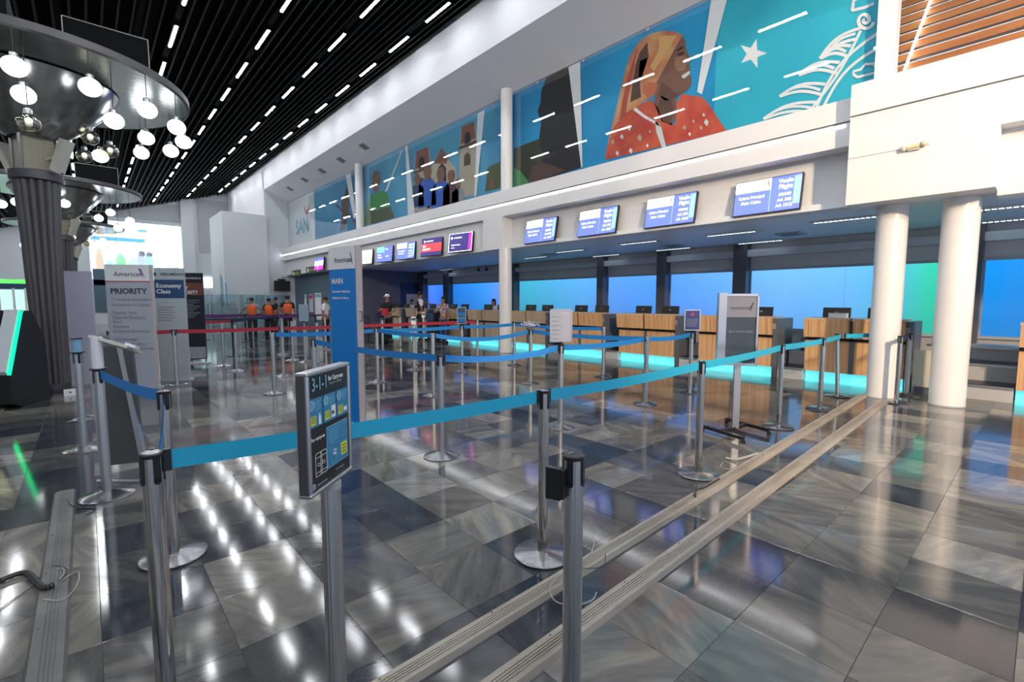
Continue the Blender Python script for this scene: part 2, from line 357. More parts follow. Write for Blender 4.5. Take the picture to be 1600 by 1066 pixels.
# upper parapet and beam
YB = 2.2
beam = S_(MB().span((9.07, YB, 4.36), (9.62, 31.4, 4.70)), 'wall_right', M['wall'])
S_(MB().span((9.10, YB, 3.98), (9.62, 31.4, 4.345)), 'trim_1', M['wall'])
rec = MB().span((9.47, YB, 3.06), (9.62, 10.65, 3.98))                 # recessed fascia, near bay
rec.span((9.10, 10.65, 3.06), (9.62, 11.55, 3.98))                     # pier over the middle column
rec.span((9.24, 11.55, 3.06), (9.62, 20.6, 3.98))                      # shallow recess, second bay
rec.span((9.10, 20.6, 3.06), (9.62, 22.4, 3.98))
rec.span((9.30, 22.4, 3.10), (9.62, 31.4, 3.98))
S_(rec, 'wall_right', M['wall'])
st = empty('fascia_light_strip', 'long white LED strip running along the white beam under the mural', 'light strip', (9.1, YB, 4.3))
MB().span((-.006, .12, -.024), (.0, 29.1, .024)).build('diffuser', M['strip'], st)
MB().span((-.012, .12, .024), (.0, 29.1, .032)).build('profile', M['silver'], st)
# near block (projects)
S_(MB().span((8.87, .56, 3.02), (9.62, 2.2, 4.33)).span((8.87, -4, 3.80), (9.62, .56, 4.33)).span((9.17, -4, 2.95), (9.62, .56, 3.80)), 'wall_right', M['wall'])
S_(MB().span((8.84, -4, 4.345), (9.62, 2.2, 4.80)), 'trim_2', M['wall'])
MB().span((8.864, 1.25, 3.715), (8.872, 2.2, 3.722)).build('trim_3', M['greywall'], kind='structure')
e = empty('emergency_light', 'small cream emergency light on the bright white block at right', 'emergency light', tuple(on_x(1428, 230, 8.87)))
MB().box((-.02, 0, -.02), (.04, .13, .05)).ball((-.035, .11, -.005), .042, 8).ball((-.035, -.11, .02), .042, 8).build('housing', M['beigebox'], e, True)
MB().cyl((-.03, .07, 0), (-.03, -.07, .01), .035, .035, 12).build('lamp_lens', mat('cream_lens', (.7, .62, .42), .3), e, True)
# columns
def round_col(name, x, y, z0, z1, r, label, grp=None):
    t = empty(name, label, 'column', (x, y, z0), group=grp)
    MB().lathe([(r, 0), (r, z1-z0)], n=40).build('shaft', M['column'], t, True)
    MB().lathe([(r+.006, 0), (r+.006, .02)], n=40).build('base_ring', M['greywall'], t, True)
    return t
round_col('round_column', 9.50, 1.72, 0, 3.02, .20, 'left one of the two thick white round columns under the bright block')
round_col('round_column', 9.50, .93, 0, 3.02, .21, 'right one of the two thick white round columns under the bright block')
round_col('round_column', 9.30, 10.75, 0, 3.06, .19, 'white round column in mid floor between two check-in counters')
round_col('round_column', 9.30, 21.0, 0, 3.06, .2, 'white round column beside the tall blue totem')
round_col('upper_column', 9.33, 10.72, 4.70, 7.56, .17, 'white round column splitting the mural above the middle column')
round_col('upper_column', 9.33, 20.7, 4.70, 7.56, .17, 'far white round column splitting the mural')
S_(MB().span((9.36, 1.80, 4.80), (9.60, 2.04, 8.0)), 'trim_4', M['wall'])

# mural: flat print on the wall behind glass, one thing with its painted shapes
XM = 9.56
mural = empty('mural', 'long photographic blue mural of people, church and star above the check-in beam', 'mural', (XM, 10, 4.7))
mural.location = (0, 0, 0)
def paint(name, pts, m, lay, wall_x=XM):
    q = MB(); q.quad([tuple(on_x(u, v, wall_x)) for u, v in pts])
    ob = q.build(name, m, mural)
    for vv in ob.data.vertices: vv.co.x = wall_x-.004*lay
    return ob
def mural_blue(name, c0, c1, sc=.35):
    m, nt, N, L, b = nodes_of(name, .55); g = N.new('ShaderNodeNewGeometry')
    n = N.new('ShaderNodeTexNoise'); n.inputs['Scale'].default_value = sc; n.inputs['Detail'].default_value = 3; L.new(g.outputs['Position'], n.inputs['Vector'])
    r = ramp(N, [(.35, c0), (.65, c1)]); L.new(n.outputs['Fac'], r.inputs[0]); L.new(r.outputs[0], b.inputs['Base Color']); return m
B1 = mural_blue('mural_deep_blue', (.0, .17, .40), (.01, .33, .62)); B2 = mural_blue('mural_teal', (.015, .38, .52), (.03, .50, .64)); B3 = mural_blue('mural_sky', (.03, .22, .42), (.10, .40, .58))
def sp(y0, y1, m, nm, z0=4.71, z1=7.49):
    MB().quad([(XM, y0, z0), (XM, y1, z0), (XM, y1, z1), (XM, y0, z1)]).build(nm, m, mural)
yw = lambda u, v: on_x(u, v, XM).y
sp(2.05, yw(1120, 60), B2, 'print_panel'); sp(yw(1120, 60), 10.9, B1, 'print_panel'); sp(10.9, 21.2, B3, 'print_panel'); sp(21.2, yw(492, 350), B3, 'print_panel'); sp(yw(492, 350), 31.3, M['white'], 'print_panel')
W = M['paperwhite']
c_ = lambda n, c: flat('print_'+n, c, .6)
mskin = c_('skin', (.22, .10, .065)); mskin2 = c_('skin_light', (.36, .17, .11)); mred = mural_blue('print_floral_red', (.50, .05, .035), (.66, .12, .05), 3.); mor = mural_blue('print_scarf', (.50, .13, .06), (.68, .36, .16), 2.2)
mdark = c_('silhouette', (.018, .014, .016)); mol = c_('olive', (.10, .12, .05)); mgr = c_('green', (.06, .28, .08)); mbrick = c_('brick', (.28, .10, .07)); mcream = c_('stone', (.48, .40, .30)); mbrown = c_('brown', (.10, .05, .035)); mblu = c_('blue_shirt', (.03, .12, .50)); mshadow = c_('scarf_fold', (.10, .05, .03)); mlb = c_('pale_blue', (.15, .42, .60)); mteal = c_('feather', (.62, .70, .68))
# wedges
paint('white_wedge', [(887.7, 96), (907, 86), (911, 262), (909, 262)], W, 5)
paint('white_wedge', [(1115, -20), (1142, -20), (1097.5, 148), (1090, 144)], W, 5)
paint('white_wedge', [(634, 226), (637, 224), (649, 334), (638, 336)], W, 5)
paint('white_wedge', [(747, 178), (758, 172), (745, 306), (742, 308)], W, 5)
paint('white_wedge', [(628, 236), (630, 235), (606, 298), (602, 300)], W, 5)
paint('white_wedge', [(540, 272), (548, 268), (558, 340), (553, 342)], W, 5)
# woman in headscarf (generic)
paint('headscarf', [(945, 248), (950, 222), (958, 190), (966, 158), (975, 118), (984, 88), (998, 66), (1016, 53), (1036, 48), (1056, 50), (1067, 55), (1060, 66), (1050, 84), (1040, 104), (1026, 128), (1029, 140), (1018, 152), (1004, 160), (985, 178), (962, 205)], mor, 1)
paint('scarf_fold', [(985, 160), (989, 130), (994, 100), (1000, 82), (1012, 66), (1014, 88), (1006, 112), (1000, 132), (1002, 152)], mshadow, 2)
paint('scarf_fold', [(965, 210), (972, 160), (984, 112), (996, 74), (990, 110), (982, 150), (976, 190)], c_('scarf_red', (.45, .09, .05)), 2)
paint('scarf_fold', [(1030, 56), (1058, 56), (1040, 84), (1022, 112), (1016, 104), (1030, 78)], c_('scarf_gold', (.70, .42, .16)), 2)
paint('scarf_fold', [(1000, 96), (1012, 90), (1010, 120), (1018, 134), (1006, 134), (998, 118)], c_('scarf_orange', (.60, .20, .06)), 2)
paint('scarf_fold', [(955, 240), (962, 206), (980, 182), (1000, 164), (990, 180), (970, 212)], c_('scarf_gold2', (.62, .36, .14)), 2)
paint('nose_shade', [(1072, 88), (1080, 96), (1075, 99), (1071, 95)], mskin2, 4)
paint('neck_shade', [(1034, 150), (1050, 158), (1054, 176), (1048, 194), (1036, 190), (1028, 168)], c_('neck', (.13, .06, .04)), 4)
paint('face', [(1067, 56), (1071, 64), (1072, 76), (1079, 92), (1080, 96), (1076, 99), (1079, 106), (1078, 116), (1081, 124), (1080, 134), (1074, 142), (1062, 147), (1056, 152), (1058, 180), (1050, 196), (1034, 190), (1022, 160), (1026, 130), (1040, 104), (1052, 82), (1062, 64)], mskin, 3)
paint('cheek', [(1056, 90), (1070, 88), (1074, 98), (1070, 110), (1060, 112), (1054, 102)], mskin2, 4)
paint('smile', [(1066, 118), (1078, 111), (1079, 115), (1070, 123), (1066, 122)], M['teeth'], 4)
paint('eye', [(1059, 85), (1068, 81), (1070, 84), (1061, 88)], mdark, 4); paint('brow', [(1057, 79), (1066, 73), (1070, 74), (1060, 81)], mdark, 4); paint('jaw_shade', [(1030, 150), (1034, 128), (1044, 134), (1056, 146), (1064, 147), (1056, 153), (1040, 158)], c_('jaw', (.14, .065, .045)), 4)
paint('ear_knot', [(1006, 134), (1018, 128), (1029, 132), (1026, 144), (1014, 154), (1006, 146)], c_('knot', (.52, .14, .07)), 4)
paint('blouse', [(946, 250), (950, 228), (960, 198), (978, 178), (996, 166), (1016, 156), (1030, 170), (1046, 190), (1056, 196), (1058, 160), (1066, 146), (1080, 150), (1092, 150), (1102, 156), (1114, 172), (1124, 188), (1136, 205)], mred, 3)
paint('blouse_placket', [(1024, 186), (1034, 200), (1042, 232), (1036, 234), (1026, 206)], mteal, 4)
paint('blouse_trim', [(990, 172), (1006, 184), (1030, 197), (1032, 194), (1008, 180), (994, 168)], W, 4)
for (u, v) in ((958, 222), (972, 214), (984, 202), (965, 240), (1000, 216), (1012, 228), (1070, 200), (1078, 210), (1100, 180), (1104, 192), (986, 236), (1016, 206), (1084, 190), (1096, 200)):
    s = random.uniform(2, 4); paint('flower', [(u-s, v), (u, v-s*1.6), (u+s, v-s*.3), (u+s*.4, v+s*1.5)], random.choice([mteal, mcream, mgr, W]), 4)
# dark figure and hill
paint('dark_hill', [(803, 296), (803, 232), (845, 216), (850, 230), (880, 240), (908, 262)], c_('hill', (.035, .045, .02)), 1)
paint('dark_figure', [(850, 280), (846, 240), (843, 214), (846, 190), (840, 174), (845, 160), (846, 142), (854, 122), (868, 104), (888, 96), (908, 262)], mdark, 2)
paint('green_bush', [(803, 294), (803, 262), (814, 268), (828, 286), (826, 290)], mgr, 3)
paint('earth', [(824, 290), (832, 262), (842, 252), (856, 256), (872, 262), (884, 266)], mbrown, 3)
# star
def on_m(u, v): return (u, v)
cx, cy = 1176, 84; R0, R1_ = 24, 9.5
paint('star', [(cx+(R0 if k % 2 == 0 else R1_)*math.sin(math.pi*k/5+.28)*.95, cy-(R0 if k % 2 == 0 else R1_)*math.cos(math.pi*k/5+.28)) for k in range(10)], W, 1)
def stroke(pts, wd, m, lay=2, name='feather_line'):
    q = MB(); P = [on_x(u, v, XM) for u, v in pts]; n = len(P)
    for i, p in enumerate(P):
        d = (P[min(i+1, n-1)]-P[max(i-1, 0)]); nn = Vector((0, -d.z, d.y)).normalized()*wd/2
        q.v += [tuple(p+nn), tuple(p-nn)]
    for i in range(n-1): q.f.append((2*i, 2*i+1, 2*i+3, 2*i+2))
    ob = q.build(name, m, mural); stroke.k = (stroke.k+1) % 12
    for vv in ob.data.vertices: vv.co.x = XM-.004*lay-.0006*stroke.k
stroke.k = 0
def arc(p0, p1, bend, n=9):
    r = []
    for k in range(n+1):
        t = k/n; x = p0[0]+(p1[0]-p0[0])*t; y = p0[1]+(p1[1]-p0[1])*t; s = math.sin(math.pi*t)*bend
        dx, dy = p1[0]-p0[0], p1[1]-p0[1]; l = math.hypot(dx, dy); r.append((x-dy/l*s, y+dx/l*s))
    return r
stroke(arc((1276, 168), (1372, 52), -14), .048, W); stroke(arc((1288, 165), (1374, 74), -12), .048, W); stroke(arc((1268, 170), (1345, 48), 6), .042, W)
for a, b_ in (((1193, 186), (1278, 160)), ((1218, 151), (1290, 132)), ((1248, 118), (1312, 98)), ((1281, 92), (1330, 72)), ((1281, 92), (1345, 44))):
    stroke(arc(a, b_, -9), .048, W); stroke(arc((a[0]+2, a[1]), (b_[0]-4, b_[1]+17), -7), .048, W); stroke(arc((a[0]+12, a[1]-9), (b_[0]-8, b_[1]+9), -6), .042, W)
sw = [(1352+14*(1-k/26)*math.cos(.2+k*.42), 32+15*(1-k/26)*math.sin(.2+k*.42)) for k in range(25)]
stroke(sw, .048, W, 3, 'scroll_line'); stroke([(1332, 17), (1334, 2), (1350, -6)], .048, W); stroke([(1332, 17), (1352, 12), (1366, 6)], .048, W)
stroke([(1334, 117), (1340, 121), (1372, 113), (1366, 100), (1352, 101), (1345, 109), (1334, 112), (1334, 117)], .042, W)
# church, people, boy, statue
for (u0, u1, yt, yb_) in ((646, 672, 229, 334), (717, 744, 190, 310)):
    uc = (u0+u1)/2; paint('church_tower', [(u0, yb_), (u0+2, yt+24), (u0+5, yt+8), (u1-3, yt), (u1, yt+16), (u1, yb_-6)], mcream, 1)
    paint('tower_top', [(u0+3, yt+36), (u0+5, yt+8), (u1-3, yt), (u1-1, yt+26)], mbrick, 2)
    paint('tower_arch', [(uc-4, yt+36), (uc-4, yt+22), (uc, yt+15), (uc+5, yt+20), (uc+5, yt+32)], mdark, 3)
    paint('tower_arch', [(uc-5, yt+70), (uc-5, yt+54), (uc, yt+48), (uc+5, yt+52), (uc+5, yt+67)], mbrown, 3)
    paint('tower_cornice', [(u0+1, yt+44), (u0+1, yt+40), (u1+1, yt+29), (u1+1, yt+33)], mbrown, 3)
paint('church_front', [(668, 326), (670, 270), (680, 250), (690, 232), (698, 246), (712, 262), (720, 312)], mcream, 1)
paint('church_gable', [(678, 256), (690, 231), (700, 246), (698, 256)], mbrick, 2); paint('church_door', [(684, 300), (685, 262), (691, 255), (697, 262), (698, 298)], mdark, 2)
for (u, v, s, m) in ((668, 276, 1, mblu), (689, 280, 1.05, mblu), (705, 282, .9, c_('plum', (.12, .04, .06))), (652, 286, .8, c_('navyshirt', (.03, .05, .14))), (716, 292, .7, c_('grey', (.3, .3, .33)))):
    paint('figure_clothes', [(u-14*s, v+50*s), (u-13*s, v+14*s), (u-5*s, v+4*s), (u+6*s, v+2*s), (u+13*s, v+10*s), (u+14*s, v+44*s)], m, 4)
    paint('figure_head', [(u-6*s, v-8*s), (u-3*s, v-17*s), (u+4*s, v-18*s), (u+7*s, v-9*s), (u+4*s, v+5*s), (u-3*s, v+6*s)], mskin, 5)
paint('boy_shirt', [(568, 350), (575, 318), (580, 305), (596, 298), (605, 302), (612, 330), (616, 340)], mgr, 3)
paint('boy_trousers', [(573, 352), (576, 330), (610, 324), (617, 340)], mol, 4)
paint('boy_head', [(583, 294), (582, 276), (586, 267), (592, 268), (595, 280), (592, 298), (586, 301)], mskin, 4)
paint('statue', [(531, 362), (536, 330), (533, 318), (540, 300), (543, 286), (546, 300), (545, 330), (540, 358)], mbrown, 2)
stroke([(526, 320), (536, 330), (548, 336), (556, 350)], .12, mbrown, 3, 'statue')
paint('lower_print', [(758, 300), (762, 262), (782, 252), (782, 294)], mol, 2); paint('figure_head', [(764, 296), (765, 280), (772, 278), (774, 292)], mskin, 4)
text('SAN', 1.15, mlb, mural, (XM-.02, on_x(463, 367, XM).y, on_x(463, 367, XM).z), (math.pi/2, 0, -math.pi/2), .02)
paint('bird_logo', [(474, 320), (479, 330), (484, 318), (482, 332), (480, 338), (477, 333)], M['red'], 2)
def pane(y0, y1, nm='window_1'):
    o = MB().span((9.485, y0, 4.70), (9.497, y1, 7.5)).build(nm, M['glass'], kind='structure'); return o
for n, (y0, y1) in enumerate(((2.05, 6.2), (6.22, 10.55), (10.9, 15.7), (15.72, 20.55), (20.9, 26), (26.02, 31.3))):
    pane(y0, y1, 'window_%d' % (n+1))
clip = MB().box((9.47, 0, 7.44), (.03, .05, .06)).mesh('pane_clip', M['greywall'])
for y in (2.6, 4.7, 6.2, 8.0, 9.6): inst('pane_clip', clip, mural, (0, y, 0))

# slatted timber slope above the near block
sl = empty('timber_ceiling', 'sloping ceiling of warm timber slats above the bright white block', 'slatted ceiling', (9.55, 0, 4.8), kind='structure')
del sl['category']
slm = MB().box((0, -.7, .06), (.035, 6.6, .105), m=Matrix.Rotation(-.12, 3, 'Y')).mesh('slat', M['slat']); sle = MB().box((-.006, -.7, .118), (.05, 6.6, .010)).mesh('slat_highlight', M['white'])  # white strip stands in for the highlight along each slat's top
for k in range(13):
    so = inst('slat', slm, sl, (.12+k*.27, 0, .10+k*.27)); inst('highlight_strip', sle, so)
MB().prism([(.16, -.1), (3.9, 3.64), (3.9, 3.4), (.16, -.3)], -4.2, 2.7, 'Y').build('backing', M['darkclad'], sl)
lt_ = empty('slope_light', 'thin white LED tube running up the timber slats', 'light', (9.60, 1.74, 4.98))
MB().tube([(0, 0, 0), (2.6, 0, 2.6)], .018, 8).build('tube', M['strip'], lt_); MB().cyl((0, 0, -.03), (0, 0, 0), .03, .03, 8).build('end_cap', M['silver'], lt_)

# ================================================================== MEZZANINE UNDERSIDE, BACK WALL
XW = 13.5
S_(MB().span((9.30, -4, 3.07), (XW+.2, 22.6, 3.17)), 'ceiling_mezzanine', mat('mezzanine_ceiling', (.74, .76, .78), .45, noise=.08, nscale=9))
S_(MB().span((XW, -4, 0), (XW+.15, 22.6, .82)), 'wall_back', M['midclad']); S_(MB().span((XW, -4, 2.38), (XW+.15, 22.6, 3.07)), 'wall_back', mat('upper_back_wall', (.66, .67, .68), .5))
S_(MB().span((XW-.22, -4, 2.72), (XW, 22.6, 2.90)), 'trim_5', M['palewall'])
S_(MB().span((XW-.05, -4, .78), (XW, 22.6, .84)).span((XW-.05, -4, 2.35), (XW, 22.6, 2.41)), 'trim_6', M['greywall'])
pil = [(-1.6, -1.45), (.93, 1.10), (5.45, 5.80), (7.84, 8.14), (10.2, 10.46), (14.75, 15.1), (19.6, 20.0), (21.9, 22.3)]
for a, b in pil: S_(MB().span((XW-.28, a, 0), (XW+.1, b, 3.07)), 'wall_back', M['darkclad'])
names = ['deep blue', 'blue to green', 'pale blue', 'mid blue', 'teal to blue', 'violet blue', 'small blue']
for k in range(len(pil)-1):
    a, b = pil[k][1], pil[k+1][0]
    t = empty('backlit_panel', ['deep blue backlit glass panel at the far right behind the counters', 'widest backlit panel turning from light blue to green behind the counters', 'light blue backlit panel behind the mirrored poster stand', 'narrow blue backlit panel left of the mirrored stand', 'backlit panel shading from teal to blue right of the mid column', 'violet-blue backlit panel left of the mid column', 'narrow blue backlit panel farthest down the counter hall'][k], 'light panel', (XW, (a+b)/2, 1.6))
    h = (b-a)/2; n = max(1, round((b-a)/2.3))
    MB().span((.10, -h, -.80), (.14, h, .78)).build('back_plate', M['darkclad'], t)
    for i in range(n):
        y0 = -h+i*2*h/n; y1 = -h+(i+1)*2*h/n
        MB().span((.03, y0+.004, -.77), (.05, y1-.004, .76)).build('glass_pane', M['glow'], t)
    MB().span((0, -h, -.80), (.06, -h+.03, .78)).build('frame', M['greywall'], t); MB().span((0, h-.03, -.80), (.06, h, .78)).build('frame', M['greywall'], t)
S_(MB().span((9.62, 22.4, 0), (XW, 22.55, 3.07)), 'wall_back', M['plum'])
S_(MB().span((12.2, 22.36, 0), (XW, 22.4, 2.45)), 'door_1', mat('blue_black_door', (.02, .035, .08), .4))
MB().span((12.5, 22.33, 1.3), (13.2, 22.36, 1.9)).build('door_1_frame', M['midclad'], kind='structure')
S_(MB().span((9.75, 22.7, 0), (9.9, 31.3, 3.1)), 'wall_right', M['teal'])
S_(MB().span((9.62, 22.5, 3.0), (9.9, 31.3, 3.1)), 'ceiling_mezzanine', M['teal'])
# louvre lights and vents
M['tube'] = mat('tube_fill_glow', (1, 1, 1), emit=(.72, .86, 1), es=4, noise=0)  # tube glow added in the louvres to brighten the dark mezzanine
def louvre(u, v, label, sy=1.15, sx=.3):
    p = on_z(u, v, 3.06); t = empty('louvre_light', label+' silver louvre light in the low ceiling', 'ceiling light', (p.x, p.y, 3.065), group='louvre lights over the counters')
    MB().span((-.03, -sy/2+.05, -.016), (.03, sy/2-.05, -.012)).build('fill_tube', M['tube'], t)
    MB().span((-sx/2-.02, -sy/2-.02, -.012), (sx/2+.02, sy/2+.02, .0)).build('frame', M['white'], t)
    q = MB()
    for i in range(14): q.box((0, -sy/2+.04+i*(sy-.08)/13, -.02), (sx, .02, .02))
    q.build('louver', M['chrome'], t)
for p in ((894, 392, 'brightest bluish'), (950, 399, 'dimmer inner'), (1001, 379, 'outer one above the fourth counter,'), (1055, 389, 'inner one above the fourth counter,'), (1145, 365, 'outer one below the largest screen,'), (1190, 378, 'inner one below the largest screen,'), (1325, 343, 'one directly left of the thick columns,'), (1566, 325, 'upper one at the right photo edge,'), (1568, 345, 'lower one at the right photo edge,'), (840, 402, 'one just right of the slim mid column,'), (700, 421, 'one left of the slim mid column,')): louvre(*p)
for (u, v, lb) in ((1052, 384.5, 'between the louvres over the fourth counter'), (1235, 366, 'just left of the thick columns'), (860, 398, 'right of the slim mid column'), (640, 425, 'left of the slim mid column')):
    p = on_z(u, v, 3.06); t = empty('ceiling_diffuser', 'dark square air diffuser in the low ceiling '+lb, 'vent', (p.x, p.y, 3.066), group='air diffusers over the counters')
    MB().box((0, 0, -.01), (.5, .5, .02)).build('frame', M['midclad'], t)
    MB().box((0, 0, -.022), (.34, .34, .01)).build('louver', M['darkclad'], t)

# ================================================================== CHECK-IN COUNTERS
def counter(name, y0, y1, label, wood='wood', first=True):
    t = empty('check_in_counter', label, 'counter', (10.42, y0, 0)); w_ = y1-y0-.10; mw = (w_-.07)/2
    t_off = .10
    MB().span((.16, .02, .0), (.85, y1-y0-.02, 1.13)).build('carcass', M['darkclad'], t)
    for k in range(2):
        a = t_off+k*(mw+.07); b = a+mw
        MB().span((0, a, .20), (.06, b, .80)).build('lower_panel', M[wood], t)
        MB().prism([(-.10, .86), (.10, .84), (.10, 1.20), (-.14, 1.20)], a, b, 'Y').build('upper_panel', M[wood], t)
        MB().span((-.12, a-.01, 1.20), (.5, b+.01, 1.225)).build('top', mat('counter_top', (.50, .40, .28), .35) if 'ct' not in M else M['ct'], t)
    MB().span((-.02, t_off+mw, .2), (.05, t_off+mw+.07, 1.18)).build('cable_slot', M['darkclad'], t)
    MB().span((-.02, t_off+.01, .80), (.12, y1-y0, .84)).build('shelf', M['black'], t)
    MB().span((-.03, 0, .0), (.8, t_off-.01, 1.19)).build('side_panel', M['darkclad'], t)
    MB().span((-.034, .04, .98), (-.03, .14, 1.09)).build('info_sticker', M['greyink'], t)
    MB().span((.10, t_off, .015), (.16, y1-y0, .19)).build('kick_panel', M['cyanpanel'], t)
    MB().span((.07, t_off, .004), (.10, y1-y0, .02)).build('light_bar', M['cyanled'], t)
    return t
M['ct'] = mat('counter_top', (.50, .40, .28), .35)
CY = [(-1.45, .26), (1.50, 3.12), (3.61, 5.28), (5.77, 7.48), (7.91, 9.60), (10.06, 11.75), (12.28, 14.0), (14.5, 16.2), (16.8, 18.5), (19.03, 20.7)]
CL = ['wooden check-in counter cut off by the right photo edge', 'wooden check-in counter directly left of the two thick white columns', 'wooden check-in counter behind the mirrored poster stand', 'wooden check-in counter in mid picture with dark side at its right', 'wooden check-in counter behind the white framed board', 'wooden check-in counter just right of the slim mid column', 'wooden check-in counter just left of the slim mid column', 'wooden check-in counter behind the passenger in the floral shirt', 'wooden check-in counter where the agent in white sits', 'farthest wooden check-in counter behind the man in a cap']
for k, (a, b) in enumerate(CY): counter('c', a, b, CL[k], 'wood' if k < 5 else 'woodpale')
def monitor(x, y, label, grp='computer screens on the counters'):
    t = empty('computer_monitor', label, 'monitor', (x, y, 1.13), group=grp)
    MB().box((0, 0, .19), (.035, .46, .19), m=Matrix.Rotation(.12, 3, 'Y')).build('screen_back', M['black'], t)
    MB().box((.03, 0, .05), (.03, .05, .16)).box((.05, 0, .008), (.16, .22, .016)).build('stand', M['black'], t)
    MB().box((-.02, 0, .19), (.006, .05, .03)).build('emblem', M['greyink'], t)
for k, (a, b) in enumerate(CY):
    w_ = b-a-.10
    for f, sd in ((.28, 'right'), (.76, 'left')): monitor(10.95, a+.10+w_*f, ('%s black monitor on the ' % sd)+CL[k].replace('wooden check-in ', '').replace(' cut off', ''))
t = empty('paper_tray', 'white paper box in front of the monitor nearest the thick columns', 'box', (10.78, CY[1][0]+.10+1.55*.70, 1.225)); MB().box((0, 0, .04), (.12, .3, .08)).build('box_body', M['white'], t); MB().box((0, 0, .083), (.13, .31, .008)).build('lid', M['whitecloth'], t)
# baggage belts between the counters: stepped grey steel beds
for k, (a, b) in enumerate(zip(CY[:-1], CY[1:])):
    y0, y1 = a[1], b[0]
    if y1-y0 < .2: continue
    t = empty('baggage_belt', ['stepped grey steel baggage bed right of the two thick white columns', 'stepped grey baggage bed left of the second counter from the right', 'grey baggage bed right of the mid picture counter', 'grey baggage bed left of the mid picture counter', 'grey baggage bed behind the hand-bag post', 'grey baggage bed behind the slim mid column', 'grey baggage bed left of the mid column', 'grey baggage bed behind the floral shirt passenger', 'farthest grey baggage bed'][k], 'baggage belt', (10.4, (y0+y1)/2, 0))
    h = (y1-y0)/2-.02
    MB().span((0, -h, 0), (.6, h, .22)).build('step', M['midclad'], t); MB().span((.6, -h, 0), (1.3, h, .50)).build('step', M['midclad'], t); MB().span((1.3, -h, 0), (2.2, h, .74)).build('step', M['midclad'], t)
    MB().span((.02, -h, .22), (.58, h, .235)).build('rubber_belt', M['black'], t); MB().span((.62, -h, .50), (1.28, h, .512)).build('rubber_belt', M['black'], t)
    for xa, za in ((-.012, .19), (.588, .47), (1.288, .71)): MB().span((xa, -h, za), (xa+.012, h, za+.04)).build('edge_rail', M['steel'], t)
t = empty('leaning_board', 'beige board leaning by the baggage bed between the two thick columns', 'board', (10.3, 1.33, 0)); MB().box((.03, 0, .42), (.03, .26, .62)).build('panel', M['beigebox'], t); MB().box((.03, 0, .06), (.05, .2, .12)).build('foot', M['darkclad'], t)

